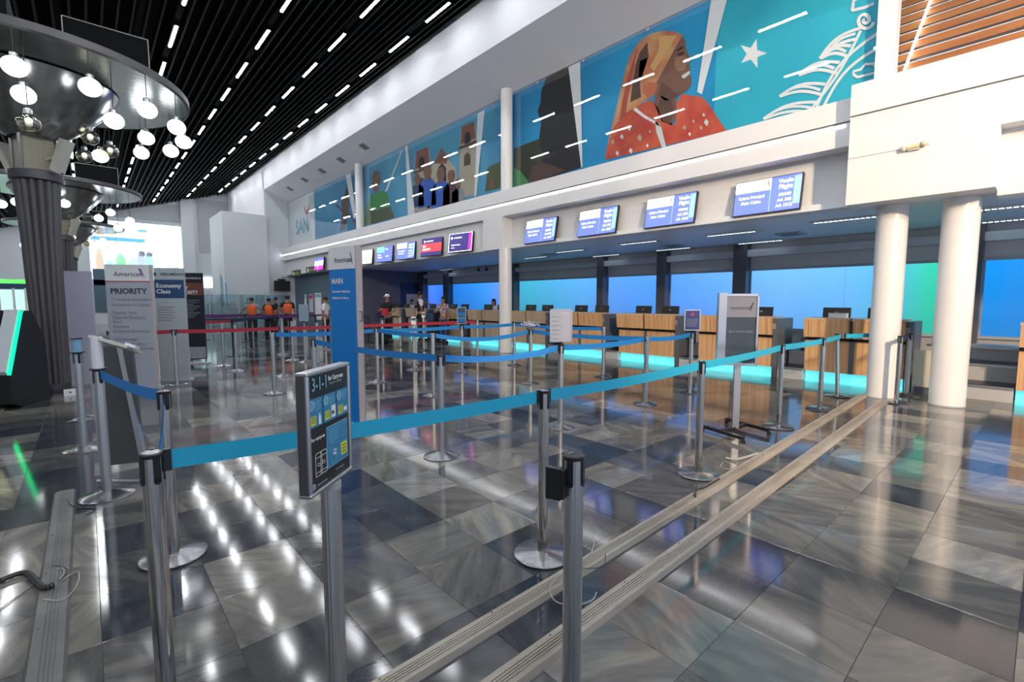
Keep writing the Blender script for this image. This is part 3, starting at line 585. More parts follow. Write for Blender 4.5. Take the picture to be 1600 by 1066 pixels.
# ================================================================== FLIGHT SCREENS on the fascia
def em(name, c, s=1.): return flat('screen_'+name, c, .3, s)
SB = em('blue', (.12, .17, .72), 1.0); SW = em('white', (1, 1, 1), 1.15); SL = em('light', (.25, .45, .95), 1.); SR = em('red', (.85, .04, .05), 1.); SN = em('navy', (.03, .02, .15), 1.); SM = em('magenta', (.75, .02, .60), 1.); SG = em('cream', (.55, .62, .52), 1.); ST = em('teal', (.2, .55, .5), .9); SK = em('ink', (.25, .25, .6), 1.)
def screen(y, z, w_, h, x, kind, label, tilt=.20, turn=0.):
    t = empty('flight_screen', label, 'screen', (x, y, z)); t.rotation_euler = (0, tilt, turn)   # local: -X faces the hall, +Y runs along wall
    MB().box((0, 0, 0), (.07, w_+.03, h+.03)).build('casing', M['black'], t)
    MB().box((.08, 0, 0), (.1, .12, .12)).build('bracket', M['midclad'], t)
    def r(y0, y1, z0, z1, m, d=.038, n='display'):   # y0..y1 measured from the viewer's left
        MB().span((-d-.002, w_/2-y0*w_, -h/2+z0*h), (-d, w_/2-y1*w_, -h/2+z1*h)).build(n, m, t)
    def tx(s, yy, zz, size, m, bold=.02, align='LEFT', sx=1.): text(s, size*h, m, t, (-.045, w_/2-yy*w_, -h/2+zz*h), (math.pi/2, 0, -math.pi/2), bold, align, sx)
    if kind == 'main':
        r(0, 1, 0, 1, SB); r(0, .56, .66, 1, SW, .041, 'header'); r(.555, .565, 0, 1, SL, .041, 'divider'); r(.90, 1, .15, .95, SL, .040, 'glow_band')
        tx('AmericanAirlines', .02, .77, .11, SK, .0, sx=.98); 
        tx('Cabina Principal', .27, .46, .125, SW, .01, 'CENTER', .92); tx('Main Cabin', .27, .30, .125, SW, .01, 'CENTER')
        for s, zz, q in (('Vuelo', .80, .17), ('Flight', .63, .17), ('MIAMI', .42, .12), ('AA 305', .26, .12), ('AA 1312', .10, .12)): tx(s, .78, zz, q, SW, .02, 'CENTER')
        MB().quad([(-.044, w_/2-.50*w_, h*.42), (-.044, w_/2-.52*w_, h*.43), (-.044, w_/2-.545*w_, h*.24), (-.044, w_/2-.53*w_, h*.25)]).build('tail_mark', SR, t)
    elif kind == 'sky':
        r(0, 1, 0, 1, SN); r(0, 1, .22, .70, SR, .041, 'band'); tx('SKY', .08, .48, .17, SW, .02); tx('PRIORITY', .08, .30, .17, SW, .02); tx('AEROMEXICO', .25, .80, .10, SW)
        MB().ball((-.045, w_/2-.17*w_, h*.33), .035, 6).build('round_mark', SW, t)
    elif kind == 'aero':
        r(0, 1, 0, 1, SN); r(.86, 1, 0, 1, SM, .041, 'band'); tx('AEROMEXICO', .22, .72, .10, SW); tx('Salidas Frontera', .12, .34, .11, SW); tx('Servicios', .12, .2, .08, SW)
        MB().ball((-.045, w_/2-.13*w_, h*.26), .04, 6).build('round_mark', SW, t)
        for q in ((0, 1, 0, .03), (0, 1, .97, 1), (0, .02, 0, 1), (.98, 1, 0, 1)): r(*q, SW, .042, 'border')
    elif kind == 'cream':
        r(0, 1, 0, 1, SG); r(.0, .2, .7, .9, SW, .041, 'header'); tx('AV', .5, .3, .2, SR)
    elif kind == 'teal':
        r(0, 1, 0, 1, SB); r(.0, .5, .62, 1, ST, .041, 'header'); tx('Vuelo', .55, .78, .14, SW); tx('Cabina', .1, .42, .14, SW); tx('Principal', .1, .25, .14, SW); tx('AA 488', .6, .3, .12, SW)
    elif kind == 'pink':
        r(0, 1, 0, 1, SB); r(0, 1, .3, .75, SW, .041, 'band'); r(0, 1, 0, .34, SM, .042, 'footer'); tx('Volaris', .15, .45, .2, SK); tx('A-C', .3, .1, .2, SW)
for y, u0, u1, lab in ((9.30, 0, 0, 'blue flight screen nearest the slim mid column'), (7.37, 0, 0, 'second blue flight screen right of the slim mid column'), (5.45, 0, 0, 'third blue flight screen right of the slim mid column'), (3.53, 0, 0, 'largest blue flight screen, nearest the bright white block')):
    screen(y, 3.44, 1.12, .62, 9.33, 'main', lab, .18)
for y, kd, lab in ((12.72, 'aero', 'navy flight screen with a magenta edge left of the slim mid column'), (14.45, 'sky', 'flight screen with a red band on the beam'), (16.25, 'main', 'small blue and white flight screen left of the red one'), (17.97, 'teal', 'flight screen with teal corner on the beam'), (19.75, 'cream', 'cream flight screen beside the blue totem')):
    screen(y, 3.42, 1.10, .60, 9.12, kd, lab, .12, .12)
screen(25.3, 3.45, 1.2, .62, 9.15, 'pink', 'pink and blue flight screen left of the blue totem', .12)
for u, v, lab in ((486, 422, 'right dark sign on the pale beam left of the totem'), (463, 427, 'left dark sign on the pale beam at the far corner')):
    p = on_x(u, v, 9.28); t = empty('fascia_sign', lab, 'sign', tuple(p)); MB().box((0, 0, 0), (.03, 1.5, .36)).build('sign_board', mat('olive_sign', (.06, .065, .05), .5), t)
    MB().box((-.02, .45, .0), (.01, .18, .2)).build('pictogram', M['paperwhite'], t); text('Salida Exit', .2, M['yellow'], t, (-.022, .28, -.06), (math.pi/2, 0, -math.pi/2))
e = empty('wall_tv', 'black television on a bracket at the far grey corner', 'television', tuple(on_y(440, 447, 31.1))); MB().box((0, -.12, 0), (.9, .1, .62)).build('screen', M['black'], e); MB().box((0, 0, .36), (.4, .3, .12)).build('bracket', M['black'], e)
for (u, v) in ((748, 422), (760, 421)):
    p = on_x(u, v, 13.1); t = empty('security_camera', 'small black camera hanging above the counters near the mid column', 'camera', tuple(p), group='black cameras over the counters'); MB().ball((0, 0, 0), .07, 6).build('dome', M['black'], t); MB().cyl((0, 0, .05), (0, 0, 3.07-p.z), .015).build('stem', M['black'], t)

# ================================================================== QUEUE POSTS
H = 1.02
PM = {}
r_ = .0315
PM['chrome_pole'] = MB().lathe([(r_, .02), (r_, H-.012)], n=28).mesh('pole', M['chrome'], True)
PM['chrome_base'] = MB().lathe([(.172, 0), (.176, .004), (.176, .014), (.168, .020), (.06, .026), (.045, .032), (.034, .034)], n=48).mesh('base', M['baseplate'], True)
def head(r):
    q = MB().lathe([(r+.004, H-.016), (r+.005, H-.004), (r+.001, H)], n=28)
    for k in range(4):
        a = k*math.pi/2+.35; m = Matrix.Rotation(a, 3, 'Z')
        q.box(m@Vector((r-.001, 0, H-.055)), (.008, .022, .09), m=m); q.cyl(m@Vector((r-.004, 0, H-.10)), m@Vector((r+.003, 0, H-.10)), .011, .011, 12)
    return q
PM['chrome_head'] = head(r_).mesh('belt_head', M['black'], True)
rb = .034
PM['disc'] = MB().lathe([(.030, H), (.028, H+.002)], n=28).mesh('top_disc', M['baseplate'], True)
def flute(a): return 1-.05*(1 if (a*8/(2*math.pi)) % 1 < .12 else 0)
PM['steel_pole'] = MB().lathe([(rb, .02), (rb, H-.008)], n=64, rf=flute).mesh('pole', M['steel'], True)
PM['steel_base'] = MB().lathe([(.178, 0), (.178, .008), (.165, .014), (.10, .030), (.055, .044), (.037, .052)], n=48).mesh('base', M['baseplate'], True)
PM['steel_head'] = head(rb).mesh('belt_head', M['black'], True)
PM['steel_cap'] = MB().lathe([(rb+.002, H-.03), (rb+.002, H-.004), (rb-.004, H)], n=24).mesh('cap', mat('grey_cap', (.35, .35, .34), .4), True)
PM['dark_pole'] = MB().lathe([(.03, .02), (.03, H)], n=16).mesh('pole', M['black'], True)
PM['dark_base'] = MB().lathe([(.17, 0), (.17, .012), (.05, .03)], n=32).mesh('base', M['black'], True)
def post(x, y, style, label, grp=None, hd=None, lean=None):
    t = empty('queue_post', label, 'queue post', (x, y, 0), group=grp)
    if lean: t.rotation_euler = lean
    inst('base', PM[style+'_base'], t); inst('pole', PM[style+'_pole'], t)
    if style == 'chrome': inst('top_disc', PM['disc'], t)
    if style != 'dark': inst('belt_head' if hd != 'cap' else 'cap', PM[style+('_cap' if hd == 'cap' else '_head')], t)
    return t
def belt(t, p, q, m, sag=.0, z0=.985, z1=.985, w=.07, twist=0., r=.038, name='belt'):
    p = Vector((*p, z0)); q = Vector((*q, z1)); d = (q-p); d.z = 0; d.normalize(); p = p+d*r; q = q-d*r
    n = 14; mb = MB(); nr = Vector((-d.y, d.x, 0))
    for side in (0, 1):
        for k in range(n+1):
            s = k/n; c = p.lerp(q, s)-Vector((0, 0, sag*4*s*(1-s))); a = twist*math.sin(math.pi*s)
            up = (Vector((0, 0, math.cos(a)))+nr*math.sin(a))*w/2; off = nr*(.0012*(1 if side else -1))
            mb.v += [tuple(c-up+off), tuple(c+up+off)]
    for side in (0, 1):
        b = side*(2*n+2)
        for k in range(n): mb.f.append((b+2*k, b+2*k+1, b+2*k+3, b+2*k+2))
    o = mb.build(name, m, None); inv = t.matrix_basis.inverted()
    o.data.transform(inv); o.parent = t
    for pp in (p+d*.004, q-d*.004):
        q2 = MB().box(pp, (.024, .014, .078), math.atan2(d.y, d.x)).build('belt_clip', M['black'], None); q2.data.transform(inv); q2.parent = o
C_, B_, R_ = M['beltcyan'], M['beltblue'], M['beltred']
# front row
pL = post(.14, 2.06, 'chrome', 'nearest polished steel queue post at far left, its base below the frame')
pA = post(2.0, 1.965, 'chrome', 'polished steel queue post with flat round base left of the unbelted post')
pB = post(3.99, 1.99, 'chrome', 'polished steel queue post beside the floor rail and loose hose')
pC_ = post(6.26, 2.12, 'chrome', 'polished queue post with bright base right of the poster stand on feet')
pD = post(7.74, 2.09, 'chrome', 'second polished queue post from the thick columns, standing upright')
pE = post(9.0, 2.19, 'chrome', 'tilted polished queue post leaning right near the thick columns', lean=(-.06, .045, 0))
pF = post(9.13, 1.46, 'chrome', 'polished queue post in front of the left thick column')
pG = post(9.95, 1.47, 'steel', 'grey queue post standing between the two thick columns')
pL2 = post(.31, 3.44, 'chrome', 'polished queue post with wide base behind the nearest left post')
pC = post(1.235, 1.065, 'steel', 'brushed steel queue post in the centre foreground with an empty black belt end')
MB().box((-.052, .018, H-.095), (.04, .045, .10), .35).box((-.075, .026, H-.095), (.008, .055, .11), .35).build('belt_end', M['black'], pC)
text('*', .05, M['greyink'], pC, (-.012, -.02, H+.001), (0, 0, 0), .05)
belt(pL, (.14, 2.06), (2.0, 1.965), C_, .012, .985, .985, r=.04)
belt(pA, (2.0, 1.965), (3.99, 1.99), C_, .012); belt(pB, (3.99, 1.99), (6.26, 2.12), C_, .012)
belt(pC_, (6.26, 2.12), (7.74, 2.09), C_, .008); belt(pD, (7.74, 2.09), (9.05, 2.19), C_, .008); belt(pE, (9.06, 2.17), (9.8, 1.9), C_, .008); belt(pF, (9.13, 1.46), (9.95, 1.47), M['beltnavy'], .0)
belt(pL2, (.31, 3.44), (.14, 2.06), B_, .12)
# brushed posts in the lanes
g1 = 'brushed queue posts in the lanes'
q690 = post(2.57, 3.95, 'steel', 'brushed queue post in the middle of the floor with blue belt both ways')
q875 = post(4.26, 3.90, 'steel', 'brushed queue post carrying the white framed board')
q1008 = post(6.18, 3.94, 'steel', 'brushed queue post right of the framed board, blue belts left and right', hd='cap')
q1078 = post(7.58, 3.97, 'steel', 'brushed queue post carrying the small navy sign')
q530 = post(2.32, 6.75, 'steel', 'brushed queue post hidden just behind the blue totem')
q829 = post(6.12, 6.36, 'steel', 'brushed queue post topped with a crumpled clear plastic bag')
q942 = post(7.80, 5.97, 'steel', 'brushed queue post with domed base behind the framed board', hd='cap')
q677 = post(4.17, 6.63, 'steel', 'brushed queue post just behind and left of the middle post', hd='cap')
q590 = post(4.08, 8.45, 'steel', 'brushed queue post right of the blue totem where two blue belts meet', hd='cap')
q722 = post(6.06, 8.46, 'steel', 'brushed queue post carrying the small sign with six blue icons')
q804 = post(7.61, 8.47, 'steel', 'brushed queue post overlapping the slim mid column', hd='cap')
q429 = post(2.27, 8.54, 'steel', 'brushed queue post right of the centre of the left lanes, blue belt starting', hd='cap')
q277 = post(1.17, 10.66, 'steel', 'brushed queue post in front of the white economy totem with red belt')
q443 = post(2.95, 10.39, 'steel', 'brushed queue post holding the red belt left of the blue totem', hd='cap')
q567 = post(4.55, 10.33, 'dark', 'thin black queue post just right of the blue totem')
q684 = post(6.02, 10.35, 'steel', 'brushed queue post with red belt between blue totem and mid column', hd='cap')
q746 = post(7.89, 10.29, 'steel', 'brushed queue post where the red belt ends beside the mid column', hd='cap')
belt(q690, (2.57, 3.95), (2.32, 6.75), B_, .03); belt(q690, (2.57, 3.95), (4.26, 3.90), B_, .06, twist=.7); belt(q875, (4.26, 3.90), (6.18, 3.94), B_, .03); belt(q1008, (6.18, 3.94), (7.58, 3.97), B_, .03)
belt(q829, (6.12, 6.36), (6.18, 3.94), B_, .03); belt(q590, (4.08, 8.45), (4.17, 6.63), B_, .02); belt(q590, (4.08, 8.45), (6.06, 8.46), B_, .02); belt(q722, (6.06, 8.46), (7.61, 8.47), B_, .02)
belt(q804, (7.61, 8.47), (7.80, 5.97), B_, .03); belt(q429, (2.27, 8.54), (4.08, 8.45), B_, .02); belt(q677, (4.17, 6.63), (6.12, 6.36), B_, .1)
belt(q277, (1.17, 10.66), (2.95, 10.39), R_, .01); belt(q443, (2.95, 10.39), (4.55, 10.33), R_, .01); belt(q567, (4.55, 10.33), (6.02, 10.35), R_, .01); belt(q684, (6.02, 10.35), (7.89, 10.29), R_, .01); belt(q277, (1.17, 10.66), (.2, 10.9), R_, .01)
# farther lanes
far = 'slim queue posts in the far lanes'
far_i = 0
for (x, y) in sorted(((2.4, 11.84), (2.36, 12.98), (3.95, 13.05), (4.12, 11.72), (4.15, 14.6), (6.06, 12.2), (7.73, 14.27), (7.77, 12.87), (5.6, 15.2), (6.1, 16.0), (5.42, 9.4)), key=lambda p: p[0]*_F.x+p[1]*_F.y):
    ordk = ordn[far_i]; far_i += 1; t = post(x, y, 'steel', 'slim silver queue post in the far lanes, %s nearest beyond the red belt' % ordk, far, hd='cap')
    if (x, y) in ((7.77, 12.87), (5.42, 9.4)):
        t['label'] = 'silver post with a small white notice on top ' + ('near the floral shirt' if x < 6 else 'left of the mid column'); del t['group']
        MB().box((0, 0, 1.11), (.10, .012, .17), -.7).build('sign_panel', M['white'], t); MB().box((-.004, -.01, 1.14), (.085, .012, .05), -.7).build('sign_band', M['navy'], t)
P2 = [((2.4, 11.84), (4.12, 11.72)), ((2.36, 12.98), (3.95, 13.05))]
dk = 'thin black posts with purple belts at the far left'
D = [(2.0, 15.0), (3.0, 15.1), (3.9, 17.0), (2.2, 17.2), (5.0, 18.2), (6.4, 18.3), (2.6, 19.6), (4.4, 20.0), (6.0, 20.4), (7.6, 19.0), (7.7, 16.6), (5.6, 22), (3.4, 22)]
dt = [post(x, y, 'dark', 'thin black queue post in the purple-belted lanes, %s nearest the viewer' % ordn[sorted(D, key=lambda p: p[1]).index((x, y))], dk) for x, y in D]
for i, j, m in ((0, 1, 'beltred'), (3, 2, 'beltnavy'), (2, 4, 'beltnavy'), (4, 5, 'beltpurple'), (6, 7, 'beltpurple'), (7, 8, 'beltpurple'), (8, 9, 'beltpurple'), (10, 9, 'beltnavy'), (12, 11, 'beltpurple'), (1, 2, 'beltnavy')):
    belt(dt[i], D[i], D[j], M[m], .02)
    
# left group
q168 = post(.04, 4.89, 'steel', 'thick grey queue post under the slanted white board at left')
MB().lathe([(.037, H), (.037, 1.27)], n=24).build('sleeve', M['white'], q168, True); MB().lathe([(.056, H-.004), (.056, H+.006)], n=24).build('collar', M['black'], q168, True)
q133 = post(-.10, 6.60, 'steel', 'grey queue post directly behind the slanted board post')
MB().lathe([(.04, H), (.04, H+.14)], n=20).build('sleeve', M['paleblue'], q133, True); MB().lathe([(.058, H-.004), (.058, H+.006)], n=24).lathe([(.05, H+.14), (.05, H+.15)], n=20).build('collar', M['black'], q133, True)
q129 = post(-.12, 8.35, 'steel', 'third grey queue post in the left row, mostly hidden')
belt(q168, (.04, 4.89), (.31, 3.44), B_, .02)
# slanted sign seen on edge
a = Vector((.005, 4.91, 1.275)); b = Vector((.225, 4.75, 1.185)); mid = (a+b)/2; ex = (b-a).normalized(); ey = Vector((.0, .93, -.10)).normalized(); ez = ex.cross(ey).normalized(); ey = ez.cross(ex)
mt = Matrix((ex, ey, ez)).transposed()
inv = Vector(q168.location)
MB().box(mid-inv+ey*.10, ((b-a).length, .24, .022), m=mt).build('sign_frame', M['beigebox'], q168); MB().box(mid-inv+ex*.15+ez*.02+ey*.02, (.08, .06, .025), m=mt).build('clip', M['white'], q168)
MB().box(mid-inv+ez*.012+ey*.10, ((b-a).length-.04, .2, .004), m=mt).build('sign_panel', M['white'], q168)

# sign boards on posts
def post_sign(t, w_, h, z0, rz, fr, face, th=.02, off=.0, sub=()):
    e = bpy.data.objects.new('sign_board', None)
    m = Matrix.Rotation(rz, 4, 'Z')
    def add(nm, x0, x1, a, b, mt_, y): o = MB().span((x0, y, a), (x1, y+.004, b)).build(nm, mt_, t); o.data.transform(Matrix.Translation((0, 0, 0))@m)
    bpy.data.objects.remove(e)
    f = MB().span((-w_/2, -th/2, z0), (-w_/2+.015, th/2, z0+h)).span((w_/2-.015, -th/2, z0), (w_/2, th/2, z0+h)).span((-w_/2, -th/2, z0), (w_/2, th/2, z0+.015)).span((-w_/2, -th/2, z0+h-.015), (w_/2, th/2, z0+h)).span((-w_/2+.01, 0, z0+.01), (w_/2-.01, th/2, z0+h-.01))
    o = f.build('sign_frame', fr, t); o.data.transform(m)
    add('sign_panel', -w_/2+.012, w_/2-.012, z0+.012, z0+h-.012, face, -th/2+.004)
    for (x0, x1, a, b, mt_) in sub: add('printed_mark', x0*w_/2, x1*w_/2, z0+a*h, z0+b*h, mt_, -th/2)
    MB().box((0, 0, z0-.02), (.04, .03, .05)).build('bracket', M['black'], t)
lines = lambda x0, x1, a, b, n, m: tuple((x0, x1-random.uniform(0, .25), a+(b-a)*k/n, a+(b-a)*k/n+.016, m) for k in range(n))
face_cam = -YAW
post_sign(q875, .27, .40, 1.05, face_cam, M['silver'], mat('faded_notice', (.36, .39, .46), .5, noise=.15, nscale=14), sub=lines(-.8, -.05, .1, .9, 18, M['greycloth'])[::3]+lines(.08, .9, .1, .9, 16, M['lilac']))
post_sign(q722, .20, .36, 1.05, face_cam, M['silver'], M['navy'], sub=tuple((x, x+.36, y, y+.2, mm) for x in (-.75, -.2, .35) for y, mm in ((.12, M['blueprint']), (.48, M['blueprint'])))+tuple((x, x+.2, y, y+.07, M['yellow']) for x in (-.68, -.12, .42) for y in (.33,)))
post_sign(q1078, .27, .35, 1.05, face_cam, M['silver'], mat('navy_notice', (.015, .03, .16), .4), sub=((-.15, .15, .72, .84, M['red']),)+lines(-.7, .8, .2, .6, 6, M['greyink']))
# small blue notice on a far post
t = post(4.05, 12.4, 'steel', 'silver post with a bluish framed notice in front of the man in white'); post_sign(t, .22, .42, 1.04, -YAW+.2, M['silver'], mat('pale_blue_notice', (.25, .38, .48), .5), sub=lines(-.7, .8, .15, .85, 10, M['greyink']))
# plastic bag
random.seed(3); bgm = bmesh.new(); bmesh.ops.create_icosphere(bgm, subdivisions=3, radius=1)
for v in bgm.verts:
    k = 1+random.uniform(-.18, .18); v.co = Vector((v.co.x*.17*k, v.co.y*.09*k, v.co.z*.065*k+abs(v.co.x)*.03))
me = bpy.data.meshes.new('plastic_bag'); bgm.to_mesh(me); bgm.free(); me.materials.append(M['bag'])
tb = inst('plastic_bag', me, None, (6.12, 6.36, 1.10), -.7, label='crumpled clear plastic bag hung over a queue post before the counters', cat='plastic bag')
t = MB().box((0, 0, 0), (.12, .02, .035), -.5).build('folded_paper', M['white'], None, label='white folded paper inside the clear plastic bag', cat='paper'); t.location = (6.11, 6.34, 1.11); t.rotation_euler = (0, .2, 0)

# foreground sign 3-1-1
pS = post(.605, 1.64, 'steel', 'thick grey post in the left foreground carrying the black carry-on sign', hd='cap')
Ls = Vector((.487, 1.505, 0)); Rs = Vector((.700, 1.687, 0)); ang = math.atan2(Rs.y-Ls.y, Rs.x-Ls.x); W_ = (Rs-Ls).length; ctr = (Ls+Rs)/2
zt = (on_line(471, 590, Ls.x, Ls.y)+on_line(541.5, 560, Rs.x, Rs.y))/2; zb = (on_line(477, 789, Ls.x, Ls.y)+on_line(541, 727, Rs.x, Rs.y))/2
pS.scale = (1, 1, (zb-.004)/1.02)
sg = empty('carry_on_sign', 'black framed sign about carry-on liquids on a grey post in the left foreground', 'sign', (ctr.x, ctr.y, zb), ang)
hh = zt-zb; fw = .014
MB().span((-W_/2-.0015, .002, .012), (-W_/2, .030, hh-.012)).build('edge_band', M['rim'], sg)
q = MB()
for x in (-W_/2+fw/2, W_/2-fw/2): q.span((x-fw/2, -.008, .012), (x+fw/2, .035, hh-.012)); 
q.span((-W_/2, -.008, 0), (W_/2, .035, fw)).span((-W_/2, -.008, hh-fw), (W_/2, .035, hh)); fo = q.build('frame', M['silver'], sg)
bv = fo.modifiers.new('bevel', 'BEVEL'); bv.width = .005; bv.segments = 3
MB().span((-W_/2+.004, .006, .01), (W_/2-.004, .034, hh-.01)).build('back_board', M['rim'], sg)
iw = W_/2-fw; MB().span((-iw, .0, fw), (iw, .006, hh-fw)).build('poster', M['black_print'], sg)
def pr(x0, x1, z0, z1, m, d=.0015, n='printed_block'): MB().span((-iw+x0*2*iw, -d, fw+z0*(hh-2*fw)), (-iw+x1*2*iw, 0, fw+z1*(hh-2*fw))).build(n, m, sg)
def pt(s, x, z, size, m, bold=0., align='LEFT', sx=1.): text(s, size, m, sg, (-iw+x*2*iw, -.0025, fw+z*(hh-2*fw)), (math.pi/2, 0, 0), bold, align, sx*.95)
pt('3-1-1', .07, .865, .060, M['paleblue'], .01, sx=.80); pt('for Carry-ons', .475, .915, .0235, M['paperwhite'], .01, sx=.80); pt('Preparate Tu Equipaje', .50, .88, .0125, M['greyink'], 0, sx=.8)
for k in range(3):
    x0 = .0+k*.345; pr(x0, x0+.32, .55, .80, M['cyanink'])
    pr(x0+.03, x0+.16, .57, .65, M['yellow'], .002); MB().lathe([(.016, 0), (.016, .001)], (0, 0, 0), 20)
    o = MB().lathe([(.0165, 0), (.0165, .001)], n=20).build('number_disc', M['paleblue'], sg); o.rotation_euler = (math.pi/2, 0, 0); o.location = (-iw+(x0+.06)*2*iw, -.0015, fw+.745*(hh-2*fw))
    pt(['3', '1', '1'][k], x0+.06, .725, .024, M['cyanink'], .02, 'CENTER')
    for r in range(4): pr(x0+.13, x0+.28-.02*(r % 2), .765-r*.022, .771-r*.022, M['paleblue'], .002, 'text_line')
    for r in range(3): pr(x0+.045, x0+.145, .635-r*.02, .640-r*.02, M['ink'], .003, 'text_line')
MB().prism([(-iw+.24*2*iw-.007, fw+.565*(hh-2*fw)), (-iw+.24*2*iw+.007, fw+.565*(hh-2*fw)), (-iw+.24*2*iw+.006, fw+.62*(hh-2*fw)), (-iw+.24*2*iw+.002, fw+.66*(hh-2*fw)), (-iw+.24*2*iw-.002, fw+.66*(hh-2*fw)), (-iw+.24*2*iw-.006, fw+.62*(hh-2*fw))], -.003, 0, 'Y').build('bottle_icon', M['paperwhite'], sg)
pr(.54, .65, .57, .68, M['paperwhite'], .002, 'bag_icon'); pr(.55, .60, .6, .63, M['ink'], .003, 'bag_icon'); pr(.88, .97, .58, .62, M['paperwhite'], .002, 'tube_icon')
pr(.40, .97, .12, .50, M['paleblue'], .0012, 'panel_border'); pr(.412, .958, .128, .492, M['cyanink'], .002)
for r in range(6): pr(.44, .70, .465-r*.022, .470-r*.022, M['paleblue'], .003, 'text_line')
def outl(pts, m=M['paleblue'], wd=.0016):
    q = MB()
    P = [Vector((-iw+x*2*iw, -.0032, fw+z*(hh-2*fw))) for x, z in pts]
    for a, b in zip(P[:-1], P[1:]): q.cyl(a, b, wd/2, wd/2, 4)
    q.build('line_drawing', m, sg)
outl([(.72, .36), (.73, .47), (.92, .475), (.90, .355), (.72, .36)]); outl([(.82+.05*math.cos(a/2), .42+.03*math.sin(a/2)) for a in range(14)]); outl([(.46, .28), (.50, .34), (.62, .33), (.68, .25), (.60, .155), (.48, .16), (.46, .28)])
pt('1 qt', .55, .25, .014, M['paperwhite'], .02); pt('bag', .55, .22, .014, M['paperwhite'], .02)
pr(.76, .93, .17, .29, M['yellow'], .003)
for r in range(3): pr(.79, .90, .255-r*.03, .262-r*.03, M['ink'], .004, 'text_line')
pt('For carry-on', .02, .435, .0175, M['paperwhite'], .0, sx=.95)
for x0 in (.10, .22): outl([(x0, .12), (x0, .30), (x0+.02, .32), (x0+.13, .32), (x0+.15, .30), (x0+.15, .12), (x0, .12)], M['paperwhite']); outl([(x0, .28), (x0+.15, .28)], M['paperwhite']); outl([(x0, .15), (x0+.15, .15)], M['paperwhite']); outl([(x0+.075+.03*math.cos(a/2), .215+.014*math.sin(a/2)) for a in range(14)], M['paperwhite'])
pt('www.tsa.gov', .60, .06, .012, M['greyink']); pt('Administration', .12, .03, .011, M['greyink']); o = MB().lathe([(.011, 0), (.011, .001)], n=16).build('seal', M['greyink'], sg); o.rotation_euler = (math.pi/2, 0, 0); o.location = (-iw+.05*2*iw, -.0015, fw+.045*(hh-2*fw))

# ================================================================== TOTEMS
def totem(p, q, h, label, face, th=.08, name='totem_sign', z0=.03):
    p = Vector((*p, 0)); q = Vector((*q, 0)); a = math.atan2(q.y-p.y, q.x-p.x); w_ = (q-p).length; c = (p+q)/2
    t = empty(name, label, 'sign', tuple(c), a)     # local: x along face left->right, -y towards the viewer
    MB().span((-w_/2, 0, z0), (w_/2, th, h)).build('body', face, t)
    MB().span((-w_/2-.05, -.03, 0), (w_/2+.05, th+.05, .03)).build('base', M['midclad'], t)
    def r(x0, x1, za, zb, m, d=.004, n='printed_band'): MB().span((-w_/2+x0*w_, -d, za), (-w_/2+x1*w_, 0, zb)).build(n, m, t)
    def tx(s, x, z, size, m, bold=0., sx=1.): text(s, size, m, t, (-w_/2+x*w_, -.007, z), (math.pi/2, 0, 0), bold, 'LEFT', sx)
    return t, r, tx, w_
t, r, tx, w_ = totem((.26, 10.80), (.84, 10.42), 2.17, 'tall pale totem headed PRIORITY with long list', mat('pale_totem', (.42, .44, .50), .45), .1)
MB().span((w_/2+.0, .0, .03), (w_/2+.012, .1, 2.17)).build('side_edge', M['pinkedge'], t)
r(0, 1, 1.89, 2.17, M['white']); r(0, 1, 1.875, 1.89, M['red'], .005)
tx('American', .20, 1.97, .115, M['ink'], .0)
MB().quad([(w_*.29, -.006, 2.10), (w_*.32, -.006, 2.10), (w_*.41, -.006, 1.93), (w_*.35, -.006, 2.0)]).build('tail_mark', M['red'], t); MB().quad([(w_*.26, -.0065, 2.11), (w_*.29, -.0065, 2.10), (w_*.36, -.0065, 1.96), (w_*.31, -.0065, 2.0)]).build('tail_mark', M['blueprint'], t)
tx('PRIORITY', .10, 1.67, .135, M['ink'], .02)
for s, z in (('Customer Assistance', 1.55), ('Asistencia al cliente', 1.46), ('Flagship First', 1.32), ('Flagship Business', 1.24), ('First', 1.16), ('Business', 1.08), ('Premium Economy', 1.0)): tx(s, .11, z, .075, M['greyink'])
for s, z in (('AAdvantage', .86),): tx(s, .13, z, .075, M['greyink'])
for s, z in (('ConciergeKey', .78), ('Executive Platinum', .70), ('Platinum Pro', .62), ('Platinum', .54), ('Gold', .46)): tx(s, .28, z, .065, M['greyink'])
p0 = on_z(251, 601); p1 = on_z(289, 597)
t, r, tx, w_ = totem((.98, 11.30), (1.42, 11.10), 2.17, 'tall pale totem headed Economy Class behind the left red belt', mat('pale_totem_green', (.42, .47, .47), .45), .1)
r(0, 1, 1.60, 1.95, M['navy']); tx('Economy', .05, 1.80, .11, M['paperwhite'], .02); tx('Class', .05, 1.69, .11, M['paperwhite'], .02); tx('AEROMEXICO', .2, 2.03, .07, M['ink'], .01); r(0, 1, .1, .28, M['midclad']); r(.0, .08, 2.02, 2.08, M['ink'], .005, 'round_mark')
for k in range(6): r(.07, .62-.1*(k % 2), 1.42-k*.05, 1.435-k*.05, M['greyink'], .005, 'text_line')
t, r, tx, w_ = totem((1.66, 14.0), (2.13, 13.72), 2.22, 'dark totem headed SKY PRIORITY with brown band on small feet', M['black_print'], .06, z0=.12)
r(0, 1, 1.68, 1.98, M['brown']); tx('SKY', .05, 1.82, .12, M['paperwhite'], .02); tx('PRIORITY', .05, 1.71, .12, M['paperwhite'], .02, .8); tx('AEROMEXICO', .2, 2.07, .065, M['paperwhite']); r(0, 1, .14, .42, M['silver'])
for k in range(9): r(.07, .85-.13*(k % 3), 1.55-k*.05, 1.565-k*.05, M['greyink'], .005, 'text_line')
